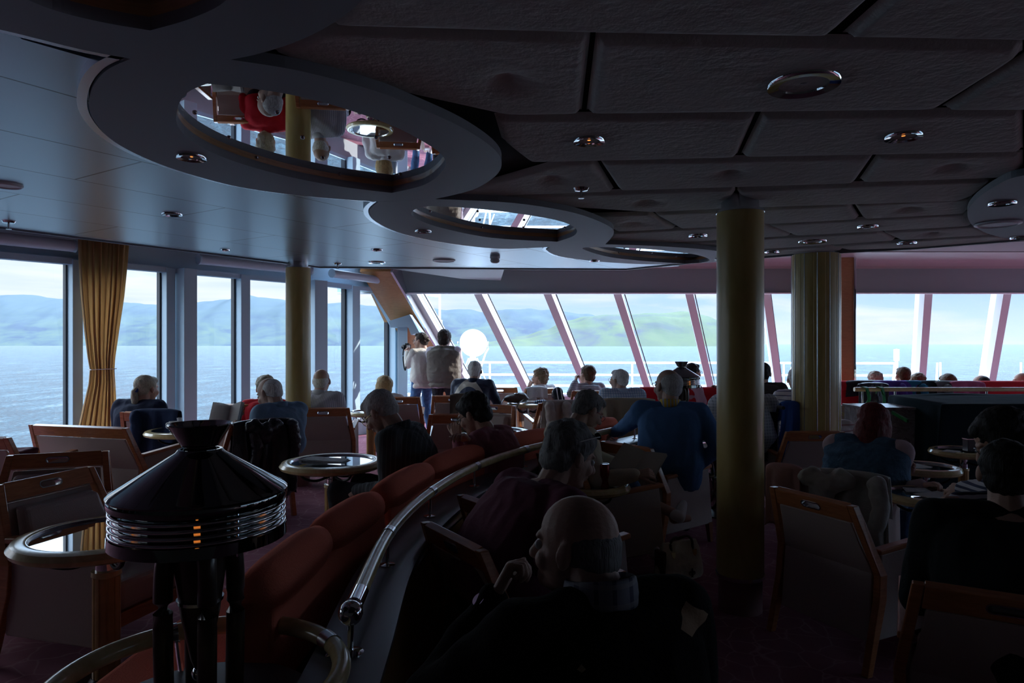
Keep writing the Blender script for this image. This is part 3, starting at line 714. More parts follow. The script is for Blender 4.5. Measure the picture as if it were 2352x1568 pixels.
# ================================================================ lounge furniture
LEG = wood('chair_leg_wood', (.16, .06, .03), (.24, .09, .04))
ZR = -.13   # starboard floor level
def rrect(w, h, r, n=5):
    o = []
    for cx, cy, a0 in ((w/2-r, h/2-r, 0), (-w/2+r, h/2-r, 90), (-w/2+r, -h/2+r, 180), (w/2-r, -h/2+r, 270)):
        for i in range(n+1): a = R(a0+90*i/n); o.append((cx+r*math.cos(a), cy+r*math.sin(a)))
    return o
def make_chair(label, w=.58, slot=True, group=None, name='lounge_armchair'):
    t = thing(name, label, 'armchair' if w < .9 else 'loveseat', group=group)
    hw = w/2; top, kz = .79, .46
    # back frame posts with a knee, foot kicking backwards
    yT, yK, yF = -.36, -.235, -.34
    def post(s):
        pr = [(yT-.02, top), (yT+.022, top), (yK+.03, kz), (yK+.025, .34), (yF+.03, 0), (yF-.006, 0), (yK-.03, .34), (yK-.024, kz)]
        xt = hw-.055; b = MB(); rr = []
        for dx in (-.018, .018):
            rr.append([V((s*(xt+(0 if z > .7 else .052 if z <= kz else 0))+dx, y, z)) for y, z in pr])
        return b.rings(rr)
    for s in (-1, 1): obj('back_post', post(s), WOODC, t, bevel=.004)
    m = Matrix.Translation(V((0, (yT+yK)/2, (top+kz)/2))) @ Matrix.Rotation(math.atan2(yT-yK, top-kz)*-1, 4, 'X') @ Matrix.Rotation(PI/2, 4, 'X')
    L = math.hypot(yT-yK, top-kz)
    wt = hw-.075; rh = .085
    sl = [(p[0], p[1]+L/2-rh/2) for p in rrect(.11, .030, .0148)] if slot else None
    obj('top_rail', MB().plate([(-wt-.002, L/2), (wt+.002, L/2), (wt+.012, L/2-rh), (-wt-.012, L/2-rh)], [sl] if slot else [], m=m, t=.036), WOODC, t, bevel=.003)
    if slot: obj('handle_rim', MB().plate([(p[0], p[1]+L/2-rh/2) for p in rrect(.118, .038, .0188)], [[(p[0], p[1]+L/2-rh/2) for p in rrect(.108, .029, .0144)]], m=m, t=.041), SIL, t)
    # outer back leather: upper slope, then down
    o = []; zs = [top-.088, .62, kz, .30, .14]
    def yb(z): return yT+(yK-yT)*(top-z)/(top-kz) if z >= kz else yK-.03*(kz-z)/(kz-.14)
    ou = MB().rings([[V((x, yb(z)-.018, z)), V((-x, yb(z)-.018, z)), V((-x, yb(z)-.002, z)), V((x, yb(z)-.002, z))] for z, x in zip(zs, (wt+.0, wt+.012, hw-.03, hw-.03, hw-.03))])
    obj('outer_back', ou, LEATH, t, bevel=.006)
    inn = MB().rings([[V((x, yb(z)+.012, z)), V((-x, yb(z)+.012, z)), V((-x+.01, yb(z)+.075, z-.01)), V((x-.01, yb(z)+.075, z-.01))] for z, x in zip((top-.10, .60, .40), (wt-.012, wt, hw-.06))])
    obj('back_cushion', inn, LEATH, t, bevel=.02, seg=3)
    obj('seat_cushion', MB().box((0, .05, .345), (w-.12, .52, .13)), LEATH, t, bevel=.03, seg=3)
    obj('seat_frame', MB().box((0, .03, .245), (w-.10, .54, .06)), WOODC, t, bevel=.004)
    for s in (-1, 1):
        x = s*(hw-.02)
        sp = [V((0, -.225, .555)), V((0, .27, .585)), V((0, .32, .15)), V((0, -.245, .15))]
        obj('side_panel', MB().rings([[p+V((x+dx, 0, 0)) for p in sp] for dx in (-.018, .018)]), LEATH, t, bevel=.008)
        ar = [V((0, -.24, .553)), V((0, -.24, .578)), V((0, .30, .612)), V((0, .305, .585))]
        obj('armrest', MB().rings([[p+V((x+dx, 0, 0)) for p in ar] for dx in (-.026, .026)]), WOODC, t, bevel=.006)
        obj('leg', MB().rings([[V((x-.02, .27, .16)), V((x+.02, .27, .16)), V((x+.02, .32, .16)), V((x-.02, .32, .16))], [V((x-.013, .30, 0)), V((x+.013, .30, 0)), V((x+.013, .33, 0)), V((x-.013, .33, 0))]]), LEG, t)
    return t
C0 = make_chair('x'); L0 = None
first = [True]
def chair(pos, yaw, label, zf=0., src=None):
    """pos = middle of the top rail (world x, y); yaw 0 looks away from the camera, +90 looks to port"""
    a = R(yaw); c = V((pos[0], pos[1], 0))-V((-math.sin(a), math.cos(a), 0))*(-.36)
    loc = (c.x, c.y, zf)
    if first[0] and src is None:
        first[0] = False; C0.location = loc; C0.rotation_euler = (0, 0, a); C0['label'] = label; return C0
    return dup(src or C0, loc, a, label)
def tp(x, y, zf=0., top=.79): p = at(x, y, zf+top); return (p.x, p.y)
def mid(a, b): return ((a[0]+b[0])/2, (a[1]+b[1])/2)
def chairX(xa, ya, xb, yb, label, zf=0., flip=False, src=None):
    """chair whose top rail runs between two seen corners"""
    A, B = tp(xa, ya, zf), tp(xb, yb, zf); d = (B[0]-A[0], B[1]-A[1]); yaw = math.degrees(math.atan2(d[1], d[0]))
    if flip: yaw += 180
    return chair(mid(A, B), yaw, label, zf, src)
CH = {}
CH['front'] = chairX(15, 1109, 186, 1075, 'armchair with handle slot facing right, front one of the two at the left table', flip=True)
CH['left2'] = chair((-2.62, 3.95), 200, 'armchair behind the one at the left table, half hidden, steel handle slot')
CH['p1'] = chair(tp(338, 946), -3, 'armchair with navy jacket over it, woman with ponytail sitting in it')
CH['p2'] = chair(tp(549, 928), 5, 'armchair by the window behind the open book, seen from the back')
CH['p3'] = chair((-2.0, 5.45), 42, 'armchair of the man reading, hung with a black shiny coat')
CH['p4'] = chair(tp(742, 937), 8, 'armchair of the bald man in striped shirt beside the slim window column')
CH['p5'] = chair(tp(915, 912), 6, 'armchair of the blond woman by the corner windows')
CH['p9'] = chair(tp(1040, 909), -6, 'pale backed armchair with a brown jacket, behind the standing man in the vest')
CH['p10'] = chair(tp(1050, 951), 4, 'empty armchair with plain leather back just left of the dark haired woman in pink')
CH['win'] = chair(tp(1148, 889), -4, 'armchair by the front windows right of the man in navy and white jacket')
CH['low'] = chair((-.18, 7.1), 150, 'armchair turned away in the middle, only its pale side panel showing by the lit table')
CH['p11'] = chair(tp(1242, 892), 30, 'armchair of the curly haired woman in white by the front windows')
CH['p12'] = chair(tp(1357, 897), 3, 'reddish armchair with bright handle slot, woman in grey stripes leaning on it')
CH['p13'] = chair(tp(1442, 920), -2, 'armchair covered by a beige jacket, man in plaid shirt sitting in it')
CH['coat'] = chair(tp(1290, 925), 10, 'armchair covered by a long white coat')
CH['p14b'] = chair((.30, 4.55), -62, 'armchair holding the woman in cream sweater and jeans', ZR)
CH['p15'] = chair((.86, 5.16), -52, 'armchair of the man in blue sweater, with a dark slot in its back', ZR)
CH['mid'] = chairX(975, 1197, 1110, 1265, 'dark armchair by the curved ledge in the lower middle, nobody in it', zf=ZR)
CH['p22'] = chair((-.12, 3.25), -55, 'armchair of the grey haired person in maroon, against the curved ledge', ZR)
CH['right'] = chairX(1780, 1118, 1955, 1160, 'large armchair seen from behind right of the slim column, shiny handle slot', zf=ZR)
CH['corner'] = chair((1.50, 2.06), -30, 'armchair in the lower right corner under the man with dark hair', ZR)
CH['p21'] = chair((1.85, 4.02), -38, 'armchair with a grey hooded top and pink scarf over its back', ZR)
CH['p20'] = chair(tp(1872, 991, ZR), 0, 'armchair of the white haired woman in front of the grooved column', ZR)
CH['p19'] = chair(tp(1790, 899, 0), 10, 'armchair with orange top edge behind the slim column', 0)
CH['p23'] = chair((.42, 1.12), 25, 'armchair below the bald man in the dark sweater, nearest the camera', ZR)
L0 = make_chair('wide beige loveseat with plain wooden top rail before the curtain', w=1.0, slot=False, name='loveseat')
A, B = tp(82, 972), tp(292, 985)
L0.location = ((A[0]+B[0])/2+.08, (A[1]+B[1])/2+.34, 0); L0.rotation_euler = (0, 0, math.atan2(B[1]-A[1], B[0]-A[0])*.7)
# ------------------------------------------------------------ tables
GT = mat('table_glass_top', (.62, .63, .65), .015, 1.)
def make_table(label, r=.34, h=.64):
    t = thing('cocktail_table', label, 'table')
    rw = .036
    prof = [(r-.075, h-.012), (r-.07, h+.004), (r-.05, h+.010), (r-.015, h+.002), (r, h-.018), (r-.006, h-.034), (r-.03, h-.045), (r-.075, h-.045)]
    obj('rim', MB().lathe(prof, 56, closed=True), WOODR, t, smooth=True)
    obj('inlay', MB().lathe([(r-.076, h-.004), (r-.069, h+.006), (r-.066, h+.006)], 56), SIL, t, smooth=True)
    obj('tabletop', MB().lathe([(0, h-.004), (r-.076, h-.004), (r-.076, h-.03), (0, h-.03)], 56), GT, t, smooth=True)
    obj('neck', MB().lathe([(0, h-.03), (.036, h-.03), (.036, h-.11), (.042, h-.115), (.042, h-.15), (0, h-.15)], 28), CHROME, t, smooth=True)
    b = MB()
    N = 20*12; rr = []
    for z in (.05, h-.155): rr.append([V((math.cos(2*PI*k/N), math.sin(2*PI*k/N), 0))*(.052*(.93 if k % 20 < 5 else 1))+V((0, 0, z)) for k in range(N)])
    obj('column', b.rings(rr), WOODT, t, smooth=True)
    obj('collar', MB().lathe([(.04, h-.150), (.056, h-.150), (.057, h-.170), (.052, h-.175)], 28), WOODR, t, smooth=True)
    for k in range(4):
        a = R(45+90*k); q = [V((math.cos(a)*x, math.sin(a)*x, z)) for x, z in ((.04, h-.10), (.12, h-.115), (.2, h-.09), (.235, h-.05))]
        obj('bracket', MB().tube(crv(q, 5), .009, 8), BLACKM, t, smooth=True)
    obj('base', MB().lathe([(0, 0), (.20, 0), (.20, .012), (.07, .03), (.055, .055), (0, .055)], 36), BLACKM, t, smooth=True)
    return t
T1 = make_table('round wooden rimmed table mirroring the sky, left behind the big lamp'); T1.location = (-.594*2.82, 2.82, 0)
def table(x, Y, zf, label, sc=1., rz=0.):
    t = dup(T1, ((x-1176)/F*Y, Y, zf), rz, label); t.scale = (sc, sc, 1.); return t
table(764, 4.55, 0, 'round table with a folded newspaper, left of the man in the dark striped shirt')
table(2122, 4.15, ZR, 'round table with papers nearest the pair writing at the right', .72)
table(2213, 5.85, ZR, 'farther round table at the right with a dark menu box on it', .78)
table(2124, 5.08, ZR, 'small round table under the red haired woman\'s hand', .72)
table(1136, 6.1, 0, 'round table mirroring the front windows behind the red bench')
table(425, 6.2, 0, 'round table with white cup behind the top of the big lamp')
table(850, 7.9, 0, 'small round table beside the bald man\'s elbow at the corner window', .8)
T9 = table(1213, 9.0, 0, 'sunlit round table holding a brown bag near the front windows', .85)
table(1352, 4.45, ZR, 'round table with a red can by the woman reading', .80)
table(1665, 6.2, ZR, 'table with books and papers behind the slim column', .95)
# ------------------------------------------------------------ curved ledge, rail and benches
LEDGE = mat('ledge_laminate', (.10, .10, .115), .38, coat=.2)
WP = wood('ledge_panel_wood', (.20, .10, .03), (.28, .15, .05), axis=(4, 4, .6))
rp = crv(RAIL, 8); rp = rp[2:]
led = thing('curved_ledge', 'dark curved ledge running up the middle under the handrail', 'ledge', (0, 0, 0))
obj('top', MB().sweep([(-.105, .555), (-.105, .575), (.085, .575), (.10, .568), (.10, .55), (.085, .545)], rp), LEDGE, led, smooth=True)
obj('panel', MB().sweep([(-.09, -.0), (-.09, .555), (.07, .555), (.07, -.13), (.04, -.13), (.04, .0)], rp), WP, led)
obj('trim_strip', MB().sweep([(.07, .535), (.07, .545), (.082, .545), (.082, .535)], rp), CHROME, led)
obj('trim_strip', MB().sweep([(.07, .49), (.07, .50), (.078, .50), (.078, .49)], rp), SIL, led)
RZ_ = .69
ri = thing('handrail', 'long curved wooden handrail with steel bands ending in a ball', 'handrail', (0, 0, 0))
hp = [V((p.x, p.y, RZ_)) for p in crv(RAIL[2:], 10)]
obj('grip', MB().tube(hp[1:], .0245, 20), WOODR, ri, smooth=True)
obj('ball', MB().ell(hp[0]+V((-.0, -.035, -.004)), .034, nu=24, nv=16), CHROME, ri, smooth=2)
obj('end_sleeve', MB().tube(hp[0:3], .0262, 20), CHROME, ri, smooth=True)
for i, y in enumerate((2.6, 3.35, 4.05, 4.72, 5.5, 6.1)):
    k = min(range(len(hp)-1), key=lambda j: abs(hp[j].y-y)); a, b = hp[k], hp[k+1]; d = (b-a).normalized()
    obj('band', MB().tube([a, a+d*.05], .0268, 20), SIL, ri, smooth=True)
    c = V((a.x, a.y, 0))
    obj('post', MB().tube([c+V((0, 0, .575)), c+V((0, 0, .675))], .007, 10).lathe([(0, .574), (.03, .574), (.03, .579), (.01, .583), (0, .583)], 24, c), CHROME, ri, smooth=True)
c = hp[0]+V((0, -.035, -RZ_)); obj('post', MB().tube([c+V((0, 0, .575)), c+V((0, 0, .67))], .009, 10).lathe([(0, .574), (.036, .574), (.036, .579), (.012, .584), (0, .584)], 24, c), CHROME, ri, smooth=True)
REDC = mat('orange_red_bench_cloth', (.76, .20, .13), .95, bump=.25, bscale=150, spec=.15)
def bench(pts, label, o0=-.175, group=None, m=REDC, rolls=2):
    t = thing('curved_bench' if len(pts) > 2 else 'bench', label, 'bench', (pts[0].x, pts[0].y, 0), group=group)
    o = V((pts[0].x, pts[0].y, 0)); P = [V((p.x, p.y, 0))-o for p in pts]
    n = len(P)
    def roll(a, b):
        q = P[a:b+1]; K = 22; rr = []
        frs = MB().frames([p.copy() for p in q])
        L = len(frs)
        for i, (p, tt, u, w_) in enumerate(frs):
            e = min(i, L-1-i); s_ = 1.0 if e > 1 else (.78 if e == 0 else .95)
            ring = []
            for k in range(K):
                an = 2*PI*k/K; ring.append(p+u*(o0+.075*s_*math.cos(an))+V((0, 0, .695+.085*s_*math.sin(an))))
            rr.append(ring)
        return MB().rings(rr)
    step = n//rolls
    for r_ in range(rolls):
        a = r_*step; b = min(n-1, a+step) if r_ < rolls-1 else n-1
        obj('top_roll', roll(a, b), m, t, smooth=2)
    obj('backrest', MB().sweep([(o0+.055, .40), (o0+.062, .66), (o0+.02, .70), (o0-.05, .70), (o0-.10, .42), (o0-.09, .38)], P), m, t, bevel=.012)
    obj('seat', MB().sweep([(o0-.06, .30), (o0-.06, .42), (o0-.50, .42), (o0-.52, .40), (o0-.52, .30)], P), m, t, bevel=.02)
    obj('base', MB().sweep([(o0+.03, .0), (o0+.03, .40), (o0-.02, .40), (o0-.02, .31), (o0-.46, .31), (o0-.46, 0)], P), mat('bench_base', (.08, .04, .05), .7), t)
    return t
def sub(y0, y1, k=12):
    out = []; 
    for j in range(k+1):
        y = y0+(y1-y0)*j/k; 
        for a, b in zip(rp, rp[1:]):
            if a.y <= y <= b.y: out.append(a.lerp(b, (y-a.y)/(b.y-a.y))); break
    return out
bench([p+V((-.125*max(0, (3.02-p.y)/1.15), 0, 0)) for p in sub(1.92, 3.02)], 'nearest red bench, lower left along the curved handrail')
bench(sub(3.10, 4.42), 'middle red bench with the man in dark striped shirt sitting on it')
bench(sub(4.48, 6.05), 'farthest red bench on the curve, just left of the man in the blue sweater')
# ------------------------------------------------------------ mushroom lamps on drum tables
ORG = mat('lamp_glow', (1, .4, .1), .5); b_ = ORG.node_tree.nodes['Principled BSDF']; b_.inputs['Emission Color'].default_value = (1, .30, .05, 1); b_.inputs['Emission Strength'].default_value = .13
def make_lamp(label, loc):
    t = thing('mushroom_lamp', label, 'lamp', loc)     # origin at the drum top
    R_ = .20; z0 = .545
    DCH = mat('dark_chrome', (.17, .185, .185), .05, 1.)
    obj('shade', MB().lathe([(R_, z0-.012), (R_+.003, z0-.004), (R_-.004, z0+.003), (.056, z0+.090), (.050, z0+.098), (.044, z0+.098), (.050, z0+.084), (R_-.02, z0-.004)], 72), DCH, t, smooth=True)
    obj('shade_rim', MB().lathe([(R_-.006, z0-.002), (R_, z0-.004), (R_+.0025, z0-.010), (R_+.0025, z0-.022), (R_, z0-.028), (R_-.006, z0-.030)], 72, closed=True), DCH, t, smooth=True)
    obj('funnel', MB().lathe([(.038, z0+.108), (.042, z0+.105), (.074, z0+.157), (.073, z0+.160), (.070, z0+.158), (.037, z0+.110)], 60, closed=True), mat('funnel_chrome', (.42, .44, .44), .06, 1.), t, smooth=True)
    obj('collar', MB().lathe([(.02, z0+.07), (.032, z0+.08), (.034, z0+.110), (.028, z0+.112), (0, z0+.112)], 40), DCH, t, smooth=True)
    for k in range(4):
        z = z0-.040-.0155*k
        obj('louvre', MB().lathe([(R_-.055, z-.004), (R_-.012, z-.006), (R_-.003, z-.004), (R_, z), (R_-.003, z+.004), (R_-.055, z+.001)], 96, closed=True), CHROME, t, smooth=2)
    obj('inner_drum', MB().lathe([(.132, z0-.02), (.132, z0-.11)], 60), DCH, t, smooth=True)
    z = z0-.100
    obj('lower_rim', MB().lathe([(R_-.012, z+.006), (R_, z+.008), (R_+.001, z-.018), (R_-.01, z-.022)], 72, closed=True), DCH, t, smooth=True)
    obj('lower_plate', MB().lathe([(0, z-.018), (.08, z-.012), (R_-.012, z-.016), (R_-.012, z-.012), (.08, z-.006), (0, z-.010)], 60, closed=True), DCH, t, smooth=True)
    obj('spindle', MB().tube([V((0, 0, z-.02)), V((0, 0, z0+.09))], .012, 16), CHROME, t, smooth=True)
    for k in range(3):
        a = R(-68+120*k); obj('bulb', MB().cap((.150*math.cos(a), .150*math.sin(a), z0-.090), (.150*math.cos(a), .150*math.sin(a), z0-.045), .007, .007), ORG, t, smooth=2)
        a = R(80+120*k); obj('spacer', MB().tube([V(((R_-.02)*math.cos(a), (R_-.02)*math.sin(a), z-.03)), V(((R_-.02)*math.cos(a), (R_-.02)*math.sin(a), z0))], .003, 8), CHROME, t)
    DW = mat('dark_lamp_wood', (.035, .018, .012), .3, coat=.4)
    for k in range(4):
        a = R(35+90*k); cs, sn = math.cos(a), math.sin(a)
        q = [V((cs*x, sn*x, zz)) for x, zz in ((.045, z-.015), (.066, z-.035), (.080, z-.09), (.082, .2), (.078, .0))]
        obj('leg', MB().tube(crv(q, 6), .022, 14), DW, t, smooth=True)
    obj('stem', MB().lathe([(0, z-.02), (.062, z-.02), (.058, z-.10), (.045, z-.2), (.022, .13), (.014, .11), (0, .11)], 32), DW, t, smooth=True)
    obj('finial', MB().ell((0, 0, .095), .020), CHROME, t, smooth=2)
    obj('stem_band', MB().lathe([(.050, z-.165), (.054, z-.165), (.053, z-.173), (.049, z-.173)], 32, closed=True), SIL, t, smooth=True)
    return t
def make_drum(label, loc):
    t = thing('drum_table', label, 'table', loc)
    obj('top', MB().lathe([(0, .52), (.27, .52), (.28, .512), (.28, .50), (0, .50)], 56), LEDGE, t, smooth=True)
    obj('body', MB().lathe([(0, 0), (.24, 0), (.25, .02), (.25, .50), (0, .50)], 48), WP, t, smooth=True)
    obj('ring_rail', MB().tube([V((.335*math.cos(2*PI*k/72), .335*math.sin(2*PI*k/72), .60)) for k in range(72)], .0245, 18, closed=True), WOODR, t, smooth=2)
    for k in range(4):
        a = R(35+90*k)
        obj('band', MB().tube([V((.335*math.cos(a+j*.05), .335*math.sin(a+j*.05), .60)) for j in range(4)], .0265, 18), SIL, t, smooth=True)
        obj('rail_bracket', MB().tube([V((.335*math.cos(a), .335*math.sin(a), .59)), V((.30*math.cos(a), .30*math.sin(a), .55)), V((.26*math.cos(a), .26*math.sin(a), .515))], .008, 8), CHROME, t, smooth=True)
    return t
LX, LY = (460-1176)/F*1.67, 1.67
make_drum('round drum table with ring handrail in the lower left foreground', (LX, LY, 0))
make_lamp('large mushroom shaped chrome lamp in the left foreground', (LX, LY, .522))
X2 = (1565-1176)/F*7.5
make_drum('distant drum table with pale ring rail behind the man in the blue sweater', (X2, 7.5, 0))
make_lamp('small looking mushroom shaped chrome lamp at the front windows beside the red screen', (X2, 7.5, .522))
# ------------------------------------------------------------ starboard banquettes
REDB = mat('bright_red_cloth', (.58, .022, .035), .9, bump=.2, bscale=120, spec=.15)
def banq(x0, x1, Y, top, label, dark=False):
    a = onz(x0, Y, 0); b = onz(x1, Y, 0); L = b.x-a.x
    t = thing('banquette', label, 'bench', ((a.x+b.x)/2, Y, 0))
    obj('backrest', MB().box((0, 0, (top+.36)/2), (L, .12, top-.36)), REDB, t, bevel=.04, seg=3)
    obj('back_roll', MB().tube([V((-L/2, -.01, top-.03)), V((L/2, -.01, top-.03))], .075, 16), REDB, t, smooth=True)
    obj('seat', MB().box((0, .28, .36), (L, .5, .12)), REDB, t, bevel=.03)
    obj('base', MB().box((0, .2, .15), (L, .45, .3)), MATS['bench_base'], t)
banq(1470, 1750, 9.2, .80, 'bright red banquette behind the distant lamp')
banq(1926, 2560, 9.6, .86, 'long red banquette in front of the far right windows')
t = thing('straight_handrail', 'straight wooden handrail tied with green ribbons in front of the far red banquette', 'handrail', (0, 8.3, 0))
xa, xb = onz(1962, 8.3, 0).x, onz(2700, 8.3, 0).x; hz = EYE-(894-HOR)/F*8.3
obj('grip', MB().tube([V((xa, 0, hz)), V((xb, 0, hz))], .026, 16), WOODR, t, smooth=True)
for x in (1981, 2056, 2266, 2480): X = onz(x, 8.3, 0).x; obj('post', MB().tube([V((X, 0, .0)), V((X, 0, hz-.02))], .012, 10), SIL, t, smooth=True)
# low wooden screen, marble box, draped piano
PW = wood('pale_wood', (.62, .42, .28), (.70, .50, .36), axis=(1, 1, 3))
t = thing('wooden_screen', 'low pale wooden partition with curved moulding right of the grooved column', 'partition', (onz(1945, 7.9, 0).x, 7.9, 0))
obj('panel', MB().box((.12, 0, .34), (.90, .05, .70)), PW, t, bevel=.004)
obj('moulding', MB().tube(crv([V((-.30, -.035, .66)), V((-.12, -.035, .64)), V((.06, -.035, .52)), V((.16, -.035, .28)), V((.17, -.035, .05))], 6), .02, 8), WOODR, t, smooth=True)
obj('cap', MB().box((.12, 0, .70), (.94, .08, .03)), PW, t, bevel=.004)
t = thing('marble_cabinet', 'grey marble clad cabinet behind the red haired woman', 'cabinet', (onz(2022, 7.0, 0).x, 7.0, ZR))
def marble(nt, b, tc):
    f = noise_(nt, tc.outputs['Object'], 5, 8, 2.); nt.links.new(ramp(nt, f, [(.35, (.28, .24, .24)), (.5, (.40, .36, .37)), (.53, (.24, .21, .21)), (.6, (.45, .40, .40))]), b.inputs['Base Color'])
MARB = mat('marble', (.4, .36, .37), .25, build=marble)
obj('body', MB().box((0, 0, .45), (.52, .45, .9)), MARB, t, bevel=.004); obj('top', MB().box((0, 0, .91), (.55, .48, .025)), MARB, t, bevel=.003)
obj('kick', MB().box((0, 0, .02), (.48, .42, .04)), BLACKM, t)
DRP = mat('dark_green_cover', (.018, .030, .038), .95, bump=.6, bscale=5, spec=.05)
t = thing('covered_piano', 'grand piano shrouded in a dark cloth cover at the right', 'piano', (onz(2330, 6.9, 0).x, 6.9, ZR))
pt = [(-1.05, -.45), (-.9, -.62), (1.3, -.62), (1.3, .62), (-.7, .62), (-1.05, .3)]
rr = []
dense = [(p.x, p.y) for p in crv([V((*p, 0)) for p in pt], 24, True)]
for j, (z, s_) in enumerate(((.88, .0), (.995, .90), (1.0, .985), (.97, 1.0), (.80, 1.005), (.5, 1.02), (.2, 1.05), (.03, 1.07))):
    ring = []
    for k, (x, y) in enumerate(dense):
        wv = (1-z)*.06*math.sin(k*.42+math.sin(k*.13)*2) if z < .95 else 0
        sag = .03*noise.noise(V((x*1.5, y*1.5, 2))) if z > .95 else 0
        ring.append(V((x*(s_+wv), y*(s_+wv), z+sag+(.02*math.sin(k*.3) if z < .1 else 0))))
    if j: rr.append(ring)
obj('cover', MB().rings(rr), DRP, t, smooth=2)
obj('piano_body', MB().plate([(x*.9, y*.9) for x, y in dense], t=.25, m=Matrix.Translation((0, 0, .82))), BLACKM, t)
for x, y in ((-.7, -.35), (1., -.35), (.4, .4)): obj('leg', MB().tube([V((x, y, 0)), V((x, y, .75))], [.035, .05], 12), BLACKM, t, smooth=True)
# far low details at the right window: little wire table on a box (seen between cover and cabinet)
# ================================================================ people
def skin(name, c): return mat(name, c, .55, bump=.12, bscale=90, var=.08, vscale=14)
SK = skin('skin_fair', (.52, .31, .23)); SK2 = skin('skin_ruddy', (.48, .31, .24))
EYEM = mat('eye_white', (.5, .5, .5), .2)
def hairm(name, c, sc=(60, 60, 6), rough=.6):
    def bld(nt, b, tc):
        f = noise_(nt, mapping(nt, tc, scale=sc), 3., 5, .6)
        nt.links.new(ramp(nt, f, [(.3, tuple(k*.6 for k in c)), (.7, tuple(min(1, k*1.35) for k in c))]), b.inputs['Base Color'])
        bp = nt.nodes.new('ShaderNodeBump'); bp.inputs['Strength'].default_value = .6; bp.inputs['Distance'].default_value = .01
        nt.links.new(f, bp.inputs['Height']); nt.links.new(bp.outputs['Normal'], b.inputs['Normal'])
    return mat(name, c, rough, spec=.3, build=bld)
HG_ = hairm('hair_grey', (.50, .50, .50)); HW = hairm('hair_white', (.74, .74, .72)); HD = hairm('hair_dark', (.035, .022, .016))
HBL = hairm('hair_blond', (.40, .28, .13)); HLB = hairm('hair_ash_blond', (.42, .38, .30)); HBR = hairm('hair_brown', (.10, .055, .03)); HRD = hairm('hair_dyed_red', (.13, .012, .015)); HCU = hairm('hair_curly_brown', (.19, .13, .08), (30, 30, 30)); HBK = hairm('hair_black', (.012, .010, .010)); HSP = hairm('hair_salt_pepper', (.18, .18, .18))
def ik(a, b, la, lb, pole):
    """elbow or knee position between a and b"""
    d = b-a; L = min(d.length, (la+lb)*.995); n = d.normalized(); b = a+n*L
    x = (la*la-lb*lb+L*L)/(2*L); h = math.sqrt(max(0, la*la-x*x))
    p = pole-n*pole.dot(n)
    if p.length < 1e-4: p = V((0, 0, -1))-n*(-n.z)
    return a+n*x+p.normalized()*h, b
def hand(mb, wr, dirv, nrm, side, s=1., curl=40, spread=6, thumb=35):
    """palm with four jointed fingers and a thumb leaving its side; nrm is the way the palm faces"""
    y = dirv.normalized(); z = (nrm-y*nrm.dot(y)).normalized(); x = y.cross(z)*side   # x points to the thumb side
    m = Matrix((x, y, z)).transposed()
    def P(a, b, c): return wr+(x*a+y*b+z*c)*s
    for a in (-.028, -.010, .010, .028): mb.cap(P(a*.7, .012, 0), P(a, .078, 0), .0155*s, .0125*s, n=8)
    for i, (a, L) in enumerate(((.030, .070), (.0105, .078), (-.0095, .072), (-.028, .056))):
        c = curl*(1+.12*i); q = P(a, .082, 0); ang = 0; sp = R(spread*(1.5-i)/1.5)
        for seg, (f_, r0, r1) in enumerate(((.45, .0095, .0088), (.30, .0088, .008), (.25, .008, .0068))):
            ang += R(c*(.8 if seg == 0 else 1.0 if seg == 1 else .7))
            dd = (y*math.cos(ang)+z*math.sin(ang)+x*math.sin(sp)*math.cos(ang)).normalized()
            q2 = q+dd*L*f_*s; mb.cap(q, q2, r0*s, r1*s, n=8); q = q2
    q = P(.024, .022, .004); ta = R(thumb)
    for L, r0, r1, k in ((.042, .0135, .0108, 1.), (.030, .0108, .0095, .7), (.024, .0095, .0078, .45)):
        dd = (y*math.cos(ta*k)+x*math.sin(ta*k)+z*.35*(1.4-k)).normalized(); q2 = q+dd*L*s; mb.cap(q, q2, r0*s, r1*s, n=8); q = q2
def loft(mb, secs, n=22, power=2.4):
    """secs: (centre, side vector, depth vector) per section"""
    rr = []
    for c, a, b in secs:
        ring = []
        for k in range(n):
            t = 2*PI*k/n; cs, sn = math.cos(t), math.sin(t)
            ring.append(c+a*(abs(cs)**(2/power)*(1 if cs >= 0 else -1))+b*(abs(sn)**(2/power)*(1 if sn >= 0 else -1)))
        rr.append(ring)
    return mb.rings(rr)
PEOPLE = {}
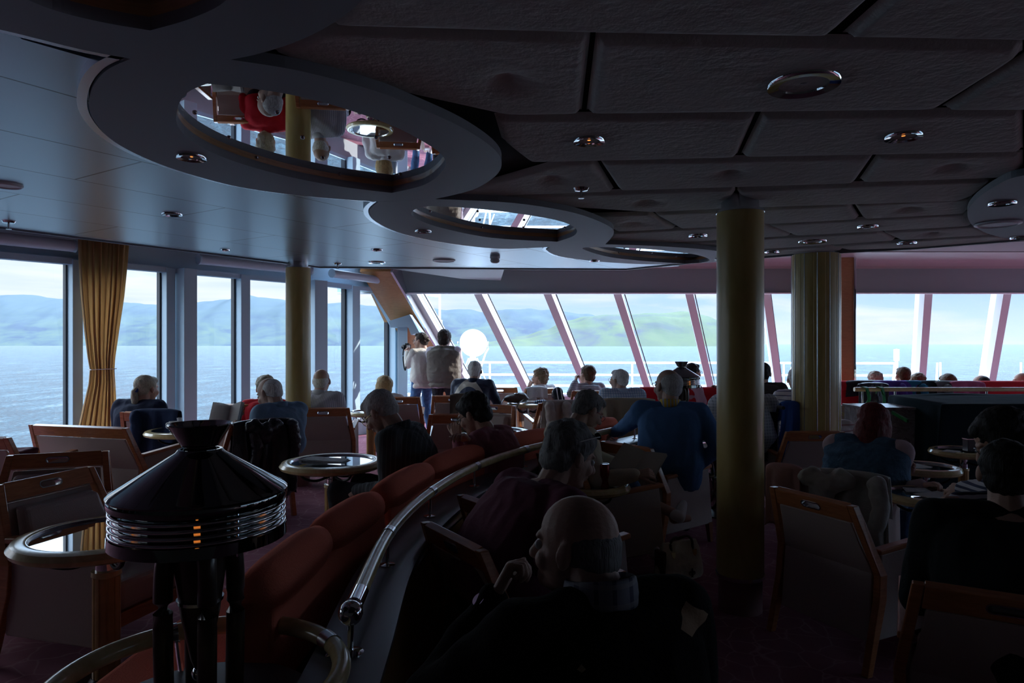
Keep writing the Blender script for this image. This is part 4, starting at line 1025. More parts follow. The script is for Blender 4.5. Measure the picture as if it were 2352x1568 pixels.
def person(key, label, head, Y, yaw=0., lean=8., hyaw=0., hpitch=0., hroll=0., zf=0., seat=.40, build=1., s=1., skinm=SK, hair=('short', HG_),
           top=None, sleeve='long', trousers=None, lh=None, rh=None, stand=False, vox=.013, face=False, glasses=None, collar=None, shoes=None,
           lf=None, rf=None, cut=False, lcurl=40, rcurl=40, lnrm=None, rnrm=None, ldir=None, rdir=None, legs=True, hs=1., elbows=(.3, .3), shorts=False, topname='shirt', kneeup=0., vest=None, nk=.018):
    hs *= 1.0 if key in ('p23', 'p25') else 1.13
    Hc = W(*head, Y); yw = R(yaw); fwd = V((-math.sin(yw), math.cos(yw), 0)); rt = V((math.cos(yw), math.sin(yw), 0)); up = V((0, 0, 1))
    HR = rotm(yaw+hyaw, -hpitch, hroll)      # pitch > 0 looks down
    neck = Hc+HR @ V((0, -.030, -.10))*hs+(-up*.030-fwd*.02)*hs+up*nk-fwd*nk*.5
    base_z = zf
    if stand: pz = zf+.90*s
    else: pz = zf+seat+.10
    hgt = neck.z-pz; pel = V((neck.x, neck.y, pz))-fwd*math.tan(R(lean))*hgt
    t = thing('person', label, 'person', (pel.x, pel.y, zf)); o = V((pel.x, pel.y, zf))
    neck = neck-o; pel = pel-o; Hc = Hc-o
    bend = -fwd*(.05 if not stand else -.0)
    def sp(u): return pel.lerp(neck, u)+bend*math.sin(PI*u)
    B = build
    chest = sp(.78)
    ax = (neck-pel).normalized(); dep = rt.cross(ax)*-1; dep = dep if dep.dot(fwd) > 0 else -dep
    def torso(mb, g, lo=-.1, hi=1.0, fl=0.):
        secs = []
        for u, hw, hd in ((-.30, .150*B, .12*B), (-.20, .160*B, .125*B), (-.16, .150 if lo < -.15 else .120, .12 if lo < -.15 else .10), (-.08, .165*B, .125*B), (.04, .178*B, .135*B), (.25, .160*B*(1+.8*max(0, B-1)), .128*B*(1+.6*max(0, B-1))), (.45, .160*B*(1+.6*max(0, B-1)), .125*B), (.65, .178*B, .125*B), (.80, .185*B, .112*B), (.90, .165*B, .098*B), (.955, .115*B, .085), (.995, .072, .070), (1.02, .060, .060)):
            if u < lo or u > hi: continue
            secs.append((sp(u), rt*(hw+g)*s, dep*(hd+g)*s))
        if cut is not True: loft(mb, secs)
        return mb
    sh = {-1: sp(.872)-rt*.172*B*s, 1: sp(.872)+rt*.172*B*s}
    hp = {-1: pel-rt*.09*s, 1: pel+rt*.09*s}
    wr = {}; el = {}; hd = {}
    LU, LF_ = .285*s, .255*s
    for sd, h_ in ((-1, lh), (1, rh)):
        if h_ is None: tgt = pel+fwd*(.27 if not stand else .06)+rt*sd*(.17*B if not stand else .27)+up*(.10 if not stand else -.12)
        elif isinstance(h_[0], V): tgt = h_[0]-o
        else: tgt = W(*h_)-o
        e, w_ = ik(sh[sd], tgt, LU, LF_, (-up*1.0+rt*sd*elbows[0 if sd < 0 else 1]-fwd*.35))
        el[sd], wr[sd] = e, w_
    an = {}; kn = {}
    for sd, f_ in ((-1, lf), (1, rf)):
        if f_ is None: a_ = (hp[sd]*1.0+rt*sd*.03) if stand else pel+fwd*.40*s+rt*sd*.12; a_ = V((a_.x, a_.y, .09))
        else: a_ = (f_ if isinstance(f_, V) else W(*f_))-o
        k, a_ = ik(hp[sd], a_, .43*s if not stand else .42*s, .42*s if not stand else .41*s, fwd+rt*sd*.12+up*kneeup)
        kn[sd], an[sd] = k, a_
    # ---- the body: one continuous surface
    b = MB(); torso(b, -.012)
    b.cap(neck-ax*.05, Hc+HR @ V((0, -.03, -.05))*hs, .058*s, .054*hs)
    for sd in (-1, 1):
        b.cap(sp(.93)+rt*sd*.03, sh[sd], .05*s, .056*s*B)
        b.cap(sh[sd], el[sd], .050*s*B, .041*s); b.cap(el[sd], wr[sd], .040*s, .027*s)
        if legs:
            b.cap(hp[sd], kn[sd], .082*s*B, .055*s); b.cap(kn[sd], kn[sd].lerp(an[sd], .35), .053*s, .052*s); b.cap(kn[sd].lerp(an[sd], .35), an[sd], .052*s, .035*s)
            b.cap(an[sd]-up*.04, an[sd]+fwd*.14*s-up*.055, .036, .026)
    def H(x, y, z): return Hc+HR @ V((x, y, z))*hs
    hb = MB()
    def E(c, r): hb.ell(H(*c), tuple(k*hs for k in r), HR, 20, 14)
    E((0, -.012, .030), (.073, .092, .083)); E((0, .022, -.025), (.063, .066, .080)); E((0, .052, -.082), (.034, .032, .028)); E((0, .03, -.06), (.054, .045, .04))
    hb.cap(H(0, .084, .012), H(0, .108, -.024), .009*hs, .0145*hs); E((0, .096, -.030), (.017, .012, .009))
    E((0, .071, .026), (.048, .018, .012)); E((-.034, .062, -.028), (.026, .024, .026)); E((.034, .062, -.028), (.026, .024, .026))
    E((0, .086, -.053), (.023, .011, .0065)); E((0, .083, -.064), (.019, .011, .0065)); E((0, .074, -.09), (.018, .016, .014))
    for sd in (-1, 1):
        hb.ell(H(sd*.077, -.006, -.006), (.0085*hs, .018*hs, .031*hs), HR @ rotm(sd*-22, 8), 14, 10)
        hb.ell(H(sd*.081, -.014, -.002), (.006*hs, .012*hs, .030*hs), HR @ rotm(sd*-30, 10), 12, 10)
    hb.cap(H(0, -.03, -.03), neck-ax*.03, .055*hs, .060*s)
    ho = H(0, 0, 0)
    parts = [remesh(b, vox, 3)]
    hm = remesh(hb, max(.0045, vox*.5) if face or vox < .011 else .008, 2); parts.append(hm)
    for sd, h_, cu, nr, di in ((-1, lh, lcurl, lnrm, ldir), (1, rh, rcurl, rnrm, rdir)):
        d0 = (wr[sd]-el[sd]).normalized(); dv = di if di else d0
        if h_ is None and Y > 5 or cut: 
            fin = MB()
        fm = MB(); fm.cap(wr[sd]-d0*.06, wr[sd], .030*s, .024*s); hand(fm, wr[sd], dv, nr if nr else (-rt*sd*.7-up*.7), -sd, s, cu)
        parts.append(remesh(fm, .0045 if (h_ is not None and Y < 6) else .006, 1))
    bm = bmesh.new()
    for p in parts: bm.from_mesh(p); bpy.data.meshes.remove(p)
    me = bpy.data.meshes.new('body'); bm.to_mesh(me); bm.free()
    for p in me.polygons: p.use_smooth = True
    obj('body', me, skinm, t, fix=False)
    if face:
        for sd in (-1, 1): obj('eye', MB().ell(H(sd*.030, .0775, .004), .0115*hs, nu=12, nv=10), EYEM, t, smooth=2)
    # ---- clothes
    if top:
        c = MB(); torso(c, .022 if stand else .014, lo=-.31 if stand else -.13, hi=.99)
        for sd in (-1, 1):
            c.cap(sp(.92)+rt*sd*.03, sh[sd], .062*s, .070*s*B); 
            if sleeve == 'long': c.cap(sh[sd], el[sd], .070*s*B, .056*s); c.cap(el[sd], wr[sd]-(wr[sd]-el[sd])*.06, .056*s, .040*s)
            elif sleeve == 'short': c.cap(sh[sd], sh[sd].lerp(el[sd], .75), .070*s*B, .066*s)
            elif sleeve == 'mid': c.cap(sh[sd], el[sd], .070*s*B, .056*s); c.cap(el[sd], el[sd].lerp(wr[sd], .45), .056*s, .046*s)
        sd_ = random.random()*50
        am = .010 if vox < .012 else .012
        m_ = remesh(c, vox, 4, disp=lambda p: am*noise.noise(V((p.x*7+sd_, p.y*7, p.z*11)))+am*.5*(1-abs(noise.noise(V((p.x*12+sd_, p.y*12, p.z*5))))*2)+.002)
        obj(topname, m_, top, t, fix=False)
    if vest:
        c = MB(); torso(c, .048, lo=-.31 if stand else -.1, hi=.97)
        for sd in (-1, 1): c.cap(sp(.93)+rt*sd*.035, sh[sd]-rt*sd*.045, .070*s, .074*s*B)
        obj('vest', remesh(c, vox, 4, disp=lambda p: .013*noise.noise(V((p.x*8, p.y*8, p.z*6)))+.008*(1-abs(noise.noise(V((p.x*9, p.y*9, p.z*16))))*2)), vest, t, fix=False)
    if collar:
        cc = MB()
        for k_, (rr_, zz) in enumerate(((.068, -.035), (.066, .012))): pass
        n = 24; ring = []
        for rr_, zz in ((.090, -.040), (.078, .022), (.073, .026), (.074, -.040)):
            ring.append([neck+rt*(rr_*s*math.cos(2*PI*k/n))+dep*(rr_*s*1.05*math.sin(2*PI*k/n))+ax*(zz+.012*math.sin(2*PI*k/n)*-1) for k in range(n)])
        obj('collar', cc.rings(ring, cap=False, closed=True), collar, t, smooth=2)
    if legs and trousers:
        c = MB()
        loft(c, [(sp(u), rt*(hw*B+.008)*s, dep*(hd_*B+.008)*s) for u, hw, hd_ in ((-.17, .12, .10), (-.08, .165, .125), (.04, .168, .126), (.08, .160, .12))])
        for sd in (-1, 1):
            c.cap(hp[sd], kn[sd], .098*s*B, .072*s); e_ = .5 if shorts else .93; c.cap(kn[sd], kn[sd].lerp(an[sd], e_), .070*s, .056*s if not shorts else .066*s)
        obj('trousers', remesh(c, max(vox, .011), 3, disp=lambda p: .008*noise.noise(p*9)), trousers, t, fix=False)
        for sd in (-1, 1):
            c = MB(); a_ = an[sd]; d0 = (an[sd]-kn[sd]).normalized(); ff = (fwd-d0*fwd.dot(d0)); ff = ff.normalized() if ff.length > .2 else fwd
            q = a_+d0*.045
            c.cap(a_+d0*.01-ff*.02, q-ff*.03, .040*s, .036*s); c.cap(q-ff*.03, q+ff*.10, .038*s, .036*s); c.cap(q+ff*.10, q+ff*.17+d0*.004, .036*s, .028*s)
            sh_ = obj('shoe', remesh(c, .008, 2), shoes or mat('dark_shoe', (.03, .025, .02), .4), t, fix=False)
            # laces
            if shoes is not None:
                l = MB()
                for k in range(4): p0 = q+ff*(.045+.022*k)-d0*(.040-.003*k); sdv = ff.cross(d0); l.tube([p0-sdv*.02, p0-d0*.004, p0+sdv*.02], .0022, 6)
                obj('laces', l, WHITE, sh_)
    # ---- hair
    kind, hmat = hair; h = MB()
    def A(c, r, yw_=0): h.ell(H(*c), tuple(k*hs for k in r), HR, 18, 12)
    amp, fq = .005, 34
    if kind in ('short', 'curly', 'bob', 'long', 'ponytail', 'bun', 'full'):
        A((0, -.026, .040), (.0815, .096, .084)); A((0, -.056, -.010), (.069, .058, .062))
        A((0, .03, .078), (.058, .052, .034))
        for sd in (-1, 1): A((sd*.058, -.012, .03), (.024, .052, .04))
    if kind in ('curly', 'full'): A((0, -.030, .048), (.090, .104, .090)); A((0, -.060, -.02), (.078, .062, .07)); amp, fq = (.014 if kind == 'curly' else .008), (26 if kind == 'curly' else 22)
    if kind == 'bob':
        A((0, -.032, .025), (.094, .100, .090))
        A((0, -.045, -.035), (.078, .070, .075)); amp = .003
        for sd in (-1, 1): A((sd*.066, -.005, -.03), (.026, .058, .075))
        A((0, .062, .062), (.055, .028, .03))
    if kind == 'long':
        A((0, -.052, -.05), (.092, .075, .11)); A((0, -.065, -.14), (.088, .055, .075))
        for sd in (-1, 1): A((sd*.070, -.005, -.05), (.032, .06, .11))
        A((0, -.03, .045), (.092, .104, .088))
    if kind == 'bald':
        A((0, -.034, .004), (.0775, .076, .058)); A((0, -.056, -.025), (.063, .05, .05)); amp = .0012
    if kind == 'recede':
        A((0, -.040, .022), (.0785, .079, .076)); A((0, -.058, -.015), (.066, .052, .06)); amp = .002
    if kind:
        hvox = .006 if vox < .011 else .008
        ht = remesh(h, hvox, 2, disp=lambda p: amp*noise.noise((p+o)*fq)+amp*.6*noise.noise((p+o)*fq*2.3))
        hobj = obj('hair', ht, hmat, t, fix=False)
        if kind == 'ponytail':
            q = [H(0, -.092, .0), H(0, -.122, -.028), H(.004, -.120, -.075), H(.006, -.105, -.13), H(.01, -.10, -.19)]
            obj('ponytail', remesh(MB().chain(q, [.030, .028, .034, .030, .010]), .007, 2, disp=lambda p: .004*noise.noise(p*40)), hmat, hobj, fix=False)
            obj('hair_tie', MB().lathe([(.020, -.012), (.034, -.010), (.036, .008), (.022, .012)], 20, H(0, -.114, -.018), closed=True, m=HR @ rotm(0, 50)), mat('blue_hair_tie', (.02, .05, .25), .8), hobj, smooth=2)
        if kind == 'bun':
            obj('bun', remesh(MB().ell(H(.01, -.10, .02), (.042, .035, .045)).ell(H(.0, -.10, .05), (.03, .03, .02)), .006, 1, disp=lambda p: .008*noise.noise(p*45)), hmat, hobj, fix=False)
            obj('hair_clip', MB().tube(crv([H(-.03, -.125, .04), H(.0, -.142, .02), H(.035, -.125, .0)], 5), .004, 8), mat('clip_plastic', (.45, .30, .2), .3), hobj, smooth=True)
    if glasses:
        g = MB()
        for sd in (-1, 1):
            ctr = V((sd*.033, .099, .002))
            g.tube([H(*(ctr+V((.025*math.cos(2*PI*k/20), -abs(.2*.025*math.cos(2*PI*k/20)) , .017*math.sin(2*PI*k/20))))) for k in range(20)], .0016*hs, 6, closed=True)
            g.tube([H(sd*.058, .094, .006), H(sd*.076, .05, .006), H(sd*.083, -.005, .004), H(sd*.082, -.03, -.012)], .0016*hs, 6)
        g.tube([H(-.009, .10, .006), H(0, .103, .009), H(.009, .10, .006)], .0015*hs, 6)
        obj('glasses', g, glasses, t, smooth=2)
    PEOPLE[key] = dict(t=t, o=o, H=H, HR=HR, wr={k: v+o for k, v in wr.items()}, el={k: v+o for k, v in el.items()}, neck=neck+o, pel=pel+o, fwd=fwd, rt=rt, sp=lambda u: sp(u)+o, dep=dep, kn={k: v+o for k, v in kn.items()}, an={k: v+o for k, v in an.items()}, hd=lambda x, y, z: H(x, y, z)+o)
    return t
def cloth(name, c, **k): return mat(name, c, k.pop('rough', .85), bump=k.pop('bump', .5), bscale=k.pop('bs', 14), spec=.2, **k)
NAVY = cloth('navy_knit', (.018, .025, .055)); DENIM = cloth('blue_denim', (.06, .13, .26), var=.2, vscale=20, bs=60); BLKC = cloth('black_cloth', (.012, .012, .014))
DKT = cloth('dark_trousers', (.025, .024, .03)); BEI = cloth('beige_trousers', (.30, .25, .19)); BLUES = cloth('steel_blue_shirt', (.19, .30, .42)); WHT = cloth('white_jersey', (.70, .71, .72)); WARMW = cloth('off_white_jacket', (.62, .59, .53), bump=.8, bs=18)
GLD = mat('gold_frame', (.6, .45, .2), .2, 1.); GLR = mat('red_frame', (.30, .02, .06), .3); GLK = mat('black_frame', (.02, .02, .02), .3)
# ---- port side by the windows
person('p1', 'seated woman with grey ponytail and blue hair tie in a dark navy sweater', (338, 893), 6.7, yaw=-5, hyaw=-18, hpitch=6, lean=2, top=NAVY, trousers=DKT, hair=('ponytail', HLB), build=1.12, topname='sweater')
person('p2', 'grey haired person in red top, mostly hidden behind the man reading', (610, 893), 7.35, yaw=10, hyaw=10, lean=4, top=cloth('crimson_fleece', (.52, .015, .03)), trousers=DKT, hair=('full', HLB), build=1.0)
person('p3', 'white haired man in steel blue short sleeved shirt reading an open book', (618, 903), 5.95, yaw=48, hyaw=22, hpitch=26, lean=4, top=BLUES, trousers=BEI, sleeve='short', hair=('recede', HW), collar=BLUES, build=1.08, skinm=SK2,
       lh=(548, 985, 5.75), rh=(566, 985, 6.1), face=True, lcurl=30, rcurl=30)
person('p4', 'bald man in pale finely striped shirt facing the windows', (739, 875), 7.3, yaw=-6, hyaw=4, lean=8, top=stripes('pale_blue_stripe', (.42, .43, .52), (.66, .66, .72), 60, .5, 0), trousers=DKT, hair=('bald', HW), skinm=SK2, collar=cloth('pale_blue_cloth', (.52, .55, .64)), build=1.15)
person('p5', 'woman with straight blond bob in white polo shirt by the corner window', (881, 886), 8.65, yaw=12, hyaw=24, lean=6, top=WHT, sleeve='mid', trousers=cloth('light_jeans', (.35, .42, .5)), hair=('bob', HBL), collar=WHT, glasses=GLD, face=True)
person('p6', 'grey haired man with gold glasses bowed over, in dark striped shirt on the red bench', (873, 948), 4.3, yaw=74, hyaw=-4, hpitch=38, lean=10, seat=.33, top=stripes('charcoal_stripe', (.022, .028, .034), (.055, .062, .07), 38, .25, 0), trousers=DKT, hair=('short', HG_), skinm=SK2,
       glasses=GLD, face=True, vox=.010, collar=MATS['charcoal_stripe'], build=1.1)
person('p10', 'dark short haired woman in dusty pink top looking down by the red bench', (1086, 952), 4.75, yaw=62, hyaw=8, hpitch=28, lean=12, seat=.33, top=cloth('dusty_pink_knit', (.30, .10, .13)), trousers=DKT, hair=('full', HBK), face=True, vox=.010, glasses=GLK,
       lh=(1050, 1003, 4.75), rh=(1075, 1012, 4.45))
# ---- standing pair
person('p7', 'standing woman in off white jacket and jeans photographing with a small camera', (966, 783), 10.7, yaw=38, hyaw=30, lean=-2, stand=True, s=.98, top=WARMW, trousers=DENIM, hair=('bun', HD), glasses=GLK, face=True, topname='jacket',
       lh=(935, 808, 10.85), rh=(944, 812, 10.55), lcurl=50, rcurl=50, elbows=(.2, -.2), build=1.05, ldir=V((-.3, .2, .9)), rdir=V((-.3, .2, .9)), shoes=WHITE)
person('p8', 'standing man seen from behind in a grey brown vest over striped shirt', (1022, 779), 10.5, yaw=-8, hyaw=-6, lean=0, stand=True, top=stripes('pink_stripe_shirt', (.48, .44, .52), (.75, .68, .74), 45, .4, 0), trousers=DKT, hair=('full', HD), build=1.16, lh=(1000, 875, 10.75), rh=(1057, 868, 10.9), elbows=(.9, .9), hs=1.03, vest=cloth('grey_brown_vest', (.16, .14, .12), bs=20))
# ---- front window row
NVY = cloth('navy_windbreaker', (.02, .035, .075), rough=.6)
def twotone(nt, b, tc):
    z_ = sepxyz(nt, tc.outputs['Object']); zz = z_[2]; xx = z_[0]
    arch = math_(nt, 'SUBTRACT', .965, math_(nt, 'MULTIPLY', math_(nt, 'POWER', math_(nt, 'ADD', xx, .04), 2.), 5.))
    lo = math_(nt, 'LESS_THAN', zz, arch); lo2 = math_(nt, 'LESS_THAN', zz, math_(nt, 'SUBTRACT', arch, .09))
    side = math_(nt, 'LESS_THAN', xx, .16)
    c1 = mixc(nt, math_(nt, 'MULTIPLY', lo, side), (.02, .035, .075), (.50, .47, .40)); nt.links.new(mixc(nt, math_(nt, 'MULTIPLY', lo2, side), c1, (.02, .035, .075)), b.inputs['Base Color'])
person('p9', 'white haired man seated in navy windbreaker with a cream arched panel on the back', (1091, 852), 9.0, yaw=-14, hyaw=4, lean=6, top=mat('navy_cream_jacket', (.02, .03, .07), .6, bump=.5, bscale=12, build=twotone), trousers=BEI, hair=('short', HW), skinm=SK2, build=1.2, topname='jacket', rh=(1160, 958, 9.2), elbows=(.3, .8), collar=NVY)
person('p11', 'curly haired woman in white top leaning back with her hand at her chin', (1239, 867), 10.15, yaw=48, hyaw=10, lean=-22, top=WHT, trousers=WHT, hair=('curly', HCU), glasses=GLK, face=True, sleeve='mid', rh=None, lh=(1215, 887, 10.05), lcurl=70)
person('p12', 'dark haired person in grey striped top resting face on one hand', (1347, 862), 9.8, yaw=14, hyaw=28, hroll=8, lean=8, top=stripes('grey_white_stripe', (.26, .30, .36), (.62, .64, .66), 42, .32, 2), trousers=DKT, hair=('full', HBR), lh=(1322, 876, 9.6), lcurl=65, elbows=(.25, .3), ldir=V((.2, .1, 1)))
person('p13', 'white haired man with glasses in pale blue plaid shirt', (1421, 873), 8.35, yaw=8, hyaw=38, lean=4, top=stripes('blue_plaid', (.34, .46, .62), (.62, .68, .76), 34, .35, 0, base2=(.16, .26, .42)), trousers=BEI, hair=('short', HW), glasses=GLD, face=True, build=1.2, collar=cloth('pale_plaid_collar', (.45, .55, .68)), sleeve='short', skinm=SK2)
person('p16', 'dark haired person with glasses in pink top, arm over the bright red banquette', (1592, 856), 9.35, yaw=-70, hyaw=8, lean=-8, top=cloth('pale_pink_tee', (.62, .38, .46)), trousers=DKT, hair=('short', HBK), glasses=GLK, face=True, sleeve='short', lh=(1632, 893, 9.25), elbows=(1.2, .3), skinm=SK2)
# ---- starboard middle
person('p14', 'grey haired woman with red glasses in cream sweater and cropped jeans reading a leaflet', (1352, 943), 4.75, yaw=-58, hyaw=-8, hpitch=32, lean=6, zf=ZR, seat=.36, top=cloth('cream_sweater', (.58, .52, .40)), trousers=DENIM, hair=('short', HSP), glasses=GLR, face=True, vox=.010, skinm=SK2,
       collar=cloth('cream_rib', (.42, .36, .22)), rh=(1462, 1090, 4.35), lh=(1445, 1078, 4.75), rcurl=45, lcurl=45, shorts=True, shoes=mat('white_sneaker', (.62, .62, .62), .5), lf=(1548, 1178, 4.75), rf=(1505, 1255, 4.62), topname='sweater', build=1.08, kneeup=.5)
person('p15', 'grey haired man seen from behind in a blue sweater with mustard collar', (1533, 887), 5.35, yaw=-14, hyaw=42, lean=-2, zf=ZR, seat=.40, top=cloth('blue_sweater', (.07, .17, .36)), trousers=cloth('blue_slacks', (.03, .06, .14)), hair=('recede', HG_), skinm=SK2, glasses=GLD, face=True, vox=.010, build=1.24,
       collar=stripes('mustard_collar', (.55, .36, .05), (.25, .35, .55), 40, .3, 0), topname='sweater', nk=.03, lh=(1400, 1000, 5.85), rh=(1600, 1075, 5.25), elbows=(.5, .9), hs=1.03)
person('p17', 'person in light grey shirt in a wheelchair hidden behind the slim column', (1700, 880), 6.5, yaw=0, lean=4, zf=ZR, seat=.48, top=stripes('grey_check_shirt', (.42, .45, .50), (.25, .28, .33), 36, .3, 0, base2=(.6, .62, .66)), trousers=DKT, hair=('short', HG_), build=1.35)
person('p18', 'person in brown and black jacket, shoulder showing right of the slim column', (1752, 858), 8.2, yaw=-20, lean=16, zf=0, top=cloth('brown_black_jacket', (.05, .045, .04)), trousers=DKT, hair=('short', HBK), build=1.2, topname='jacket')
person('p19', 'person in white and navy striped top half hidden by the grooved column', (1829, 872), 7.45, yaw=-10, lean=4, zf=0, top=stripes('white_navy_stripe', (.62, .60, .64), (.08, .09, .2), 22, .2, 2), trousers=NAVY, hair=('short', HW), glasses=GLK, build=1.05)
person('p20', 'white haired woman in striped cream top seated before the grooved column', (1886, 938), 6.45, yaw=0, lean=4, zf=ZR, top=stripes('cream_red_stripe', (.52, .46, .44), (.34, .18, .18), 20, .22, 2), trousers=BEI, hair=('curly', HW), build=1.1)
person('p21', 'woman with dark red hair in denim vest and pale pink sleeves writing at the table', (2008, 976), 4.75, yaw=-44, hyaw=-4, hpitch=24, lean=6, zf=ZR, top=cloth('pale_pink_sleeves', (.48, .36, .38), bs=9), trousers=DENIM, hair=('long', HRD), build=1.2, vox=.011, vest=cloth('denim_vest', (.06, .12, .19), var=.2, vscale=18, bs=50), rh=(2120, 1115, 4.35), lh=(2122, 1078, 4.95), rcurl=55, lcurl=45)
person('p22', 'grey haired person in maroon top with glasses on the head leaning over', (1312, 1048), 2.95, yaw=-62, hyaw=-4, hpitch=22, lean=30, zf=ZR, top=cloth('maroon_tee', (.13, .04, .07)), trousers=DKT, hair=('full', HSP), face=True, vox=.009, sleeve='short', build=1.3, skinm=SK2, lh=(1330, 1180, 3.2), rh=(1330, 1240, 2.7), elbows=(1.6, .4))
person('p24', 'woman with big dark hair in navy striped top writing at the right hand table', (2300, 1012), 3.35, yaw=60, hyaw=0, hpitch=36, lean=10, zf=ZR, top=stripes('navy_breton_stripe', (.50, .50, .54), (.02, .03, .08), 34, .45, 2), trousers=DKT, hair=('long', HBK), face=True, vox=.010, lh=(2170, 1125, 3.75), rh=(2195, 1150, 3.3), lcurl=55, rcurl=35, glasses=GLK, hs=1.06)
person('p25', 'person in black with short dark hair seen from behind at the right edge', (2312, 1088), 2.35, yaw=-30, hyaw=-4, lean=4, zf=ZR, top=cloth('black_fleece', (.010, .014, .016)), trousers=DKT, hair=('short', HBK), vox=.010, build=1.2, hs=1.0, skinm=SK2)
def argyle(nt, b, tc):
    x_, y_, z_ = sepxyz(nt, tc.outputs['Object'])
    # pale wool diamonds high on the shoulders and front
    def dia(cx, cy, cz_, r): return math_(nt, 'LESS_THAN', math_(nt, 'ADD', math_(nt, 'ADD', math_(nt, 'ABSOLUTE', math_(nt, 'SUBTRACT', x_, cx)), math_(nt, 'MULTIPLY', math_(nt, 'ABSOLUTE', math_(nt, 'SUBTRACT', y_, cy)), .5)), math_(nt, 'MULTIPLY', math_(nt, 'ABSOLUTE', math_(nt, 'SUBTRACT', z_, cz_)), 1.5)), r)
    f = math_(nt, 'MAXIMUM', dia(.17, .03, .955, .06), math_(nt, 'MAXIMUM', dia(-.075, -.06, .925, .055), dia(.10, .22, .70, .06)))
    nt.links.new(mixc(nt, f, (.012, .011, .012), (.34, .24, .16)), b.inputs['Base Color'])
person('p23', 'bald man in black argyle sweater, hand at his mouth, largest figure in the lower middle', (1322, 1252), 1.56, yaw=22, hyaw=38, hpitch=4, lean=4, zf=ZR, seat=.36, top=mat('black_argyle_knit', (.012, .011, .012), .95, bump=.3, bscale=120, spec=.1, build=argyle), trousers=DKT, hair=('bald', HSP), face=True, vox=.008, skinm=SK2, build=1.1, topname='sweater', nk=.05, collar=stripes('pale_check_collar', (.20, .21, .26), (.06, .065, .11), 26, .25, 0, base2=(.3, .3, .32)),
       lh=(1136, 1372, 1.62), lcurl=62, ldir=V((.42, .18, .80)), lnrm=V((.9, -.1, -.3)), elbows=(1.0, .4), hs=1.0)
# ---- people along the far right windows
for k_, (x, y, Yy, c, m_, hk, l) in enumerate([
 (2010, 876, 9.95, DKT, HLB, 'curly', 'person with streaked blond hair behind the far banquette, leftmost of the row'),
 (2073, 863, 10.0, BLKC, HBR, 'short', 'person with short brown hair, highest head behind the far banquette'),
 (2106, 880, 10.1, DKT, HCU, 'full', 'person with reddish brown hair low behind the dark jackets on the far banquette'),
 (2175, 879, 9.95, NAVY, HBR, 'bob', 'person with brown bob behind the far banquette above a pink lined coat'),
 (2252, 882, 9.95, BLKC, HBK, 'recede', 'dark haired man in dark suit and white collar behind the far banquette'),
 (2346, 876, 9.9, DKT, HBR, 'recede', 'man with cropped hair behind the far banquette at the right edge')]):
    person('f%d' % k_, l, (x, y), Yy, yaw=(-20, 0, 10, 8, -40, 30)[k_], hyaw=(0, 0, 0, 0, 70, 30)[k_], hpitch=(10, 0, 12, 8, 16, 0)[k_], lean=6, top=c, trousers=DKT, hair=(hk, m_), collar=WHT if k_ == 4 else None, skinm=SK2, seat=.38)
# ================================================================ clothes and small things
def topof(key):
    o = CH[key]; m = Matrix.Rotation(o.rotation_euler.z, 3, 'Z'); return V(o.location)+m @ V((0, -.36, .79)), m @ V((1, 0, 0)), m @ V((0, -1, 0))
def drape(name, label, cat, org, a, b, width, lf, lb, m, r=.032, fold=.018, flare=.06, sleeves=(), seed=0., slope=.10, hood=None, top_w=.0):
    """cloth laid over an edge: a runs along the edge, b points to the back side"""
    up = V((0, 0, 1)); NU, prof = 56, []
    for k in range(14): d_ = lf*(1-k/14); prof.append((-r-slope*.6*d_, -d_, d_))
    for k in range(9): an = PI-PI*k/8; prof.append((r*math.cos(an), r*math.sin(an)*.8, 0))
    for k in range(1, 19): d_ = lb*k/18; prof.append((r+slope*.15*d_, -d_, d_))
    vs = []; n = len(prof)
    for (y, z, d_) in prof:
        for i in range(NU+1):
            u = i/NU-.5
            amp = fold*min(1, .25+d_*4)
            w_ = width*(1+flare*d_*2)
            q = math.sin(u*width*38+seed+2.2*noise.noise(V((u*3, seed, d_*2))))*amp+.012*noise.noise(V((u*5, d_*5, seed)))
            dz = -.03*noise.noise(V((u*4+seed, 3, 0)))*d_*3-.02*(abs(u)*2)**4
            edge = (.02*noise.noise(V((u*6, seed, 5))) if d_ > max(lf, lb)*.8 else 0)
            p = org+a*(u*w_)+b*(y+(q if y > 0 else -q)*(1 if d_ else .25))+up*(z+dz+edge+.005)
            vs.append(p)
    fs = [(j*(NU+1)+i, j*(NU+1)+i+1, (j+1)*(NU+1)+i+1, (j+1)*(NU+1)+i) for j in range(n-1) for i in range(NU)]
    vs = [p-org for p in vs]
    t = thing(name, label, cat, tuple(org))
    o = obj('body', MB().add(vs, fs), m, t, smooth=2); sd = o.modifiers.new('s', 'SOLIDIFY'); sd.thickness = .008; sd.offset = 0
    for (u, L, sd_) in sleeves:
        p0 = a*(u*width)+b*(r+.02)*sd_-up*.03; q = [p0, p0+b*.015*sd_-up*L*.35+a*.02, p0+b*.01*sd_-up*L*.7-a*.01, p0-up*L+a*.01]
        obj('sleeve', remesh(MB().chain(q, [.055, .05, .045, .038]), .010, 3, disp=lambda p: .009*noise.noise(V((p.x*18, p.y*18, p.z*26+seed)))), m, t, fix=False)
    if hood:
        h0 = a*(hood*width)+b*(r+.03)+up*.01
        obj('hood', remesh(MB().chain([h0-a*.11-up*.03, h0+b*.02-up*.06, h0+a*.11-up*.03], [.05, .06, .05]).chain([h0-a*.07, h0+b*.02-up*.13, h0+a*.07], [.04, .045, .04]), .010, 3, disp=lambda p: .012*noise.noise(p*22)), m, t, fix=False)
    return t
SHINY = mat('shiny_black_raincoat', (.012, .016, .026), .28, bump=.8, bscale=16)
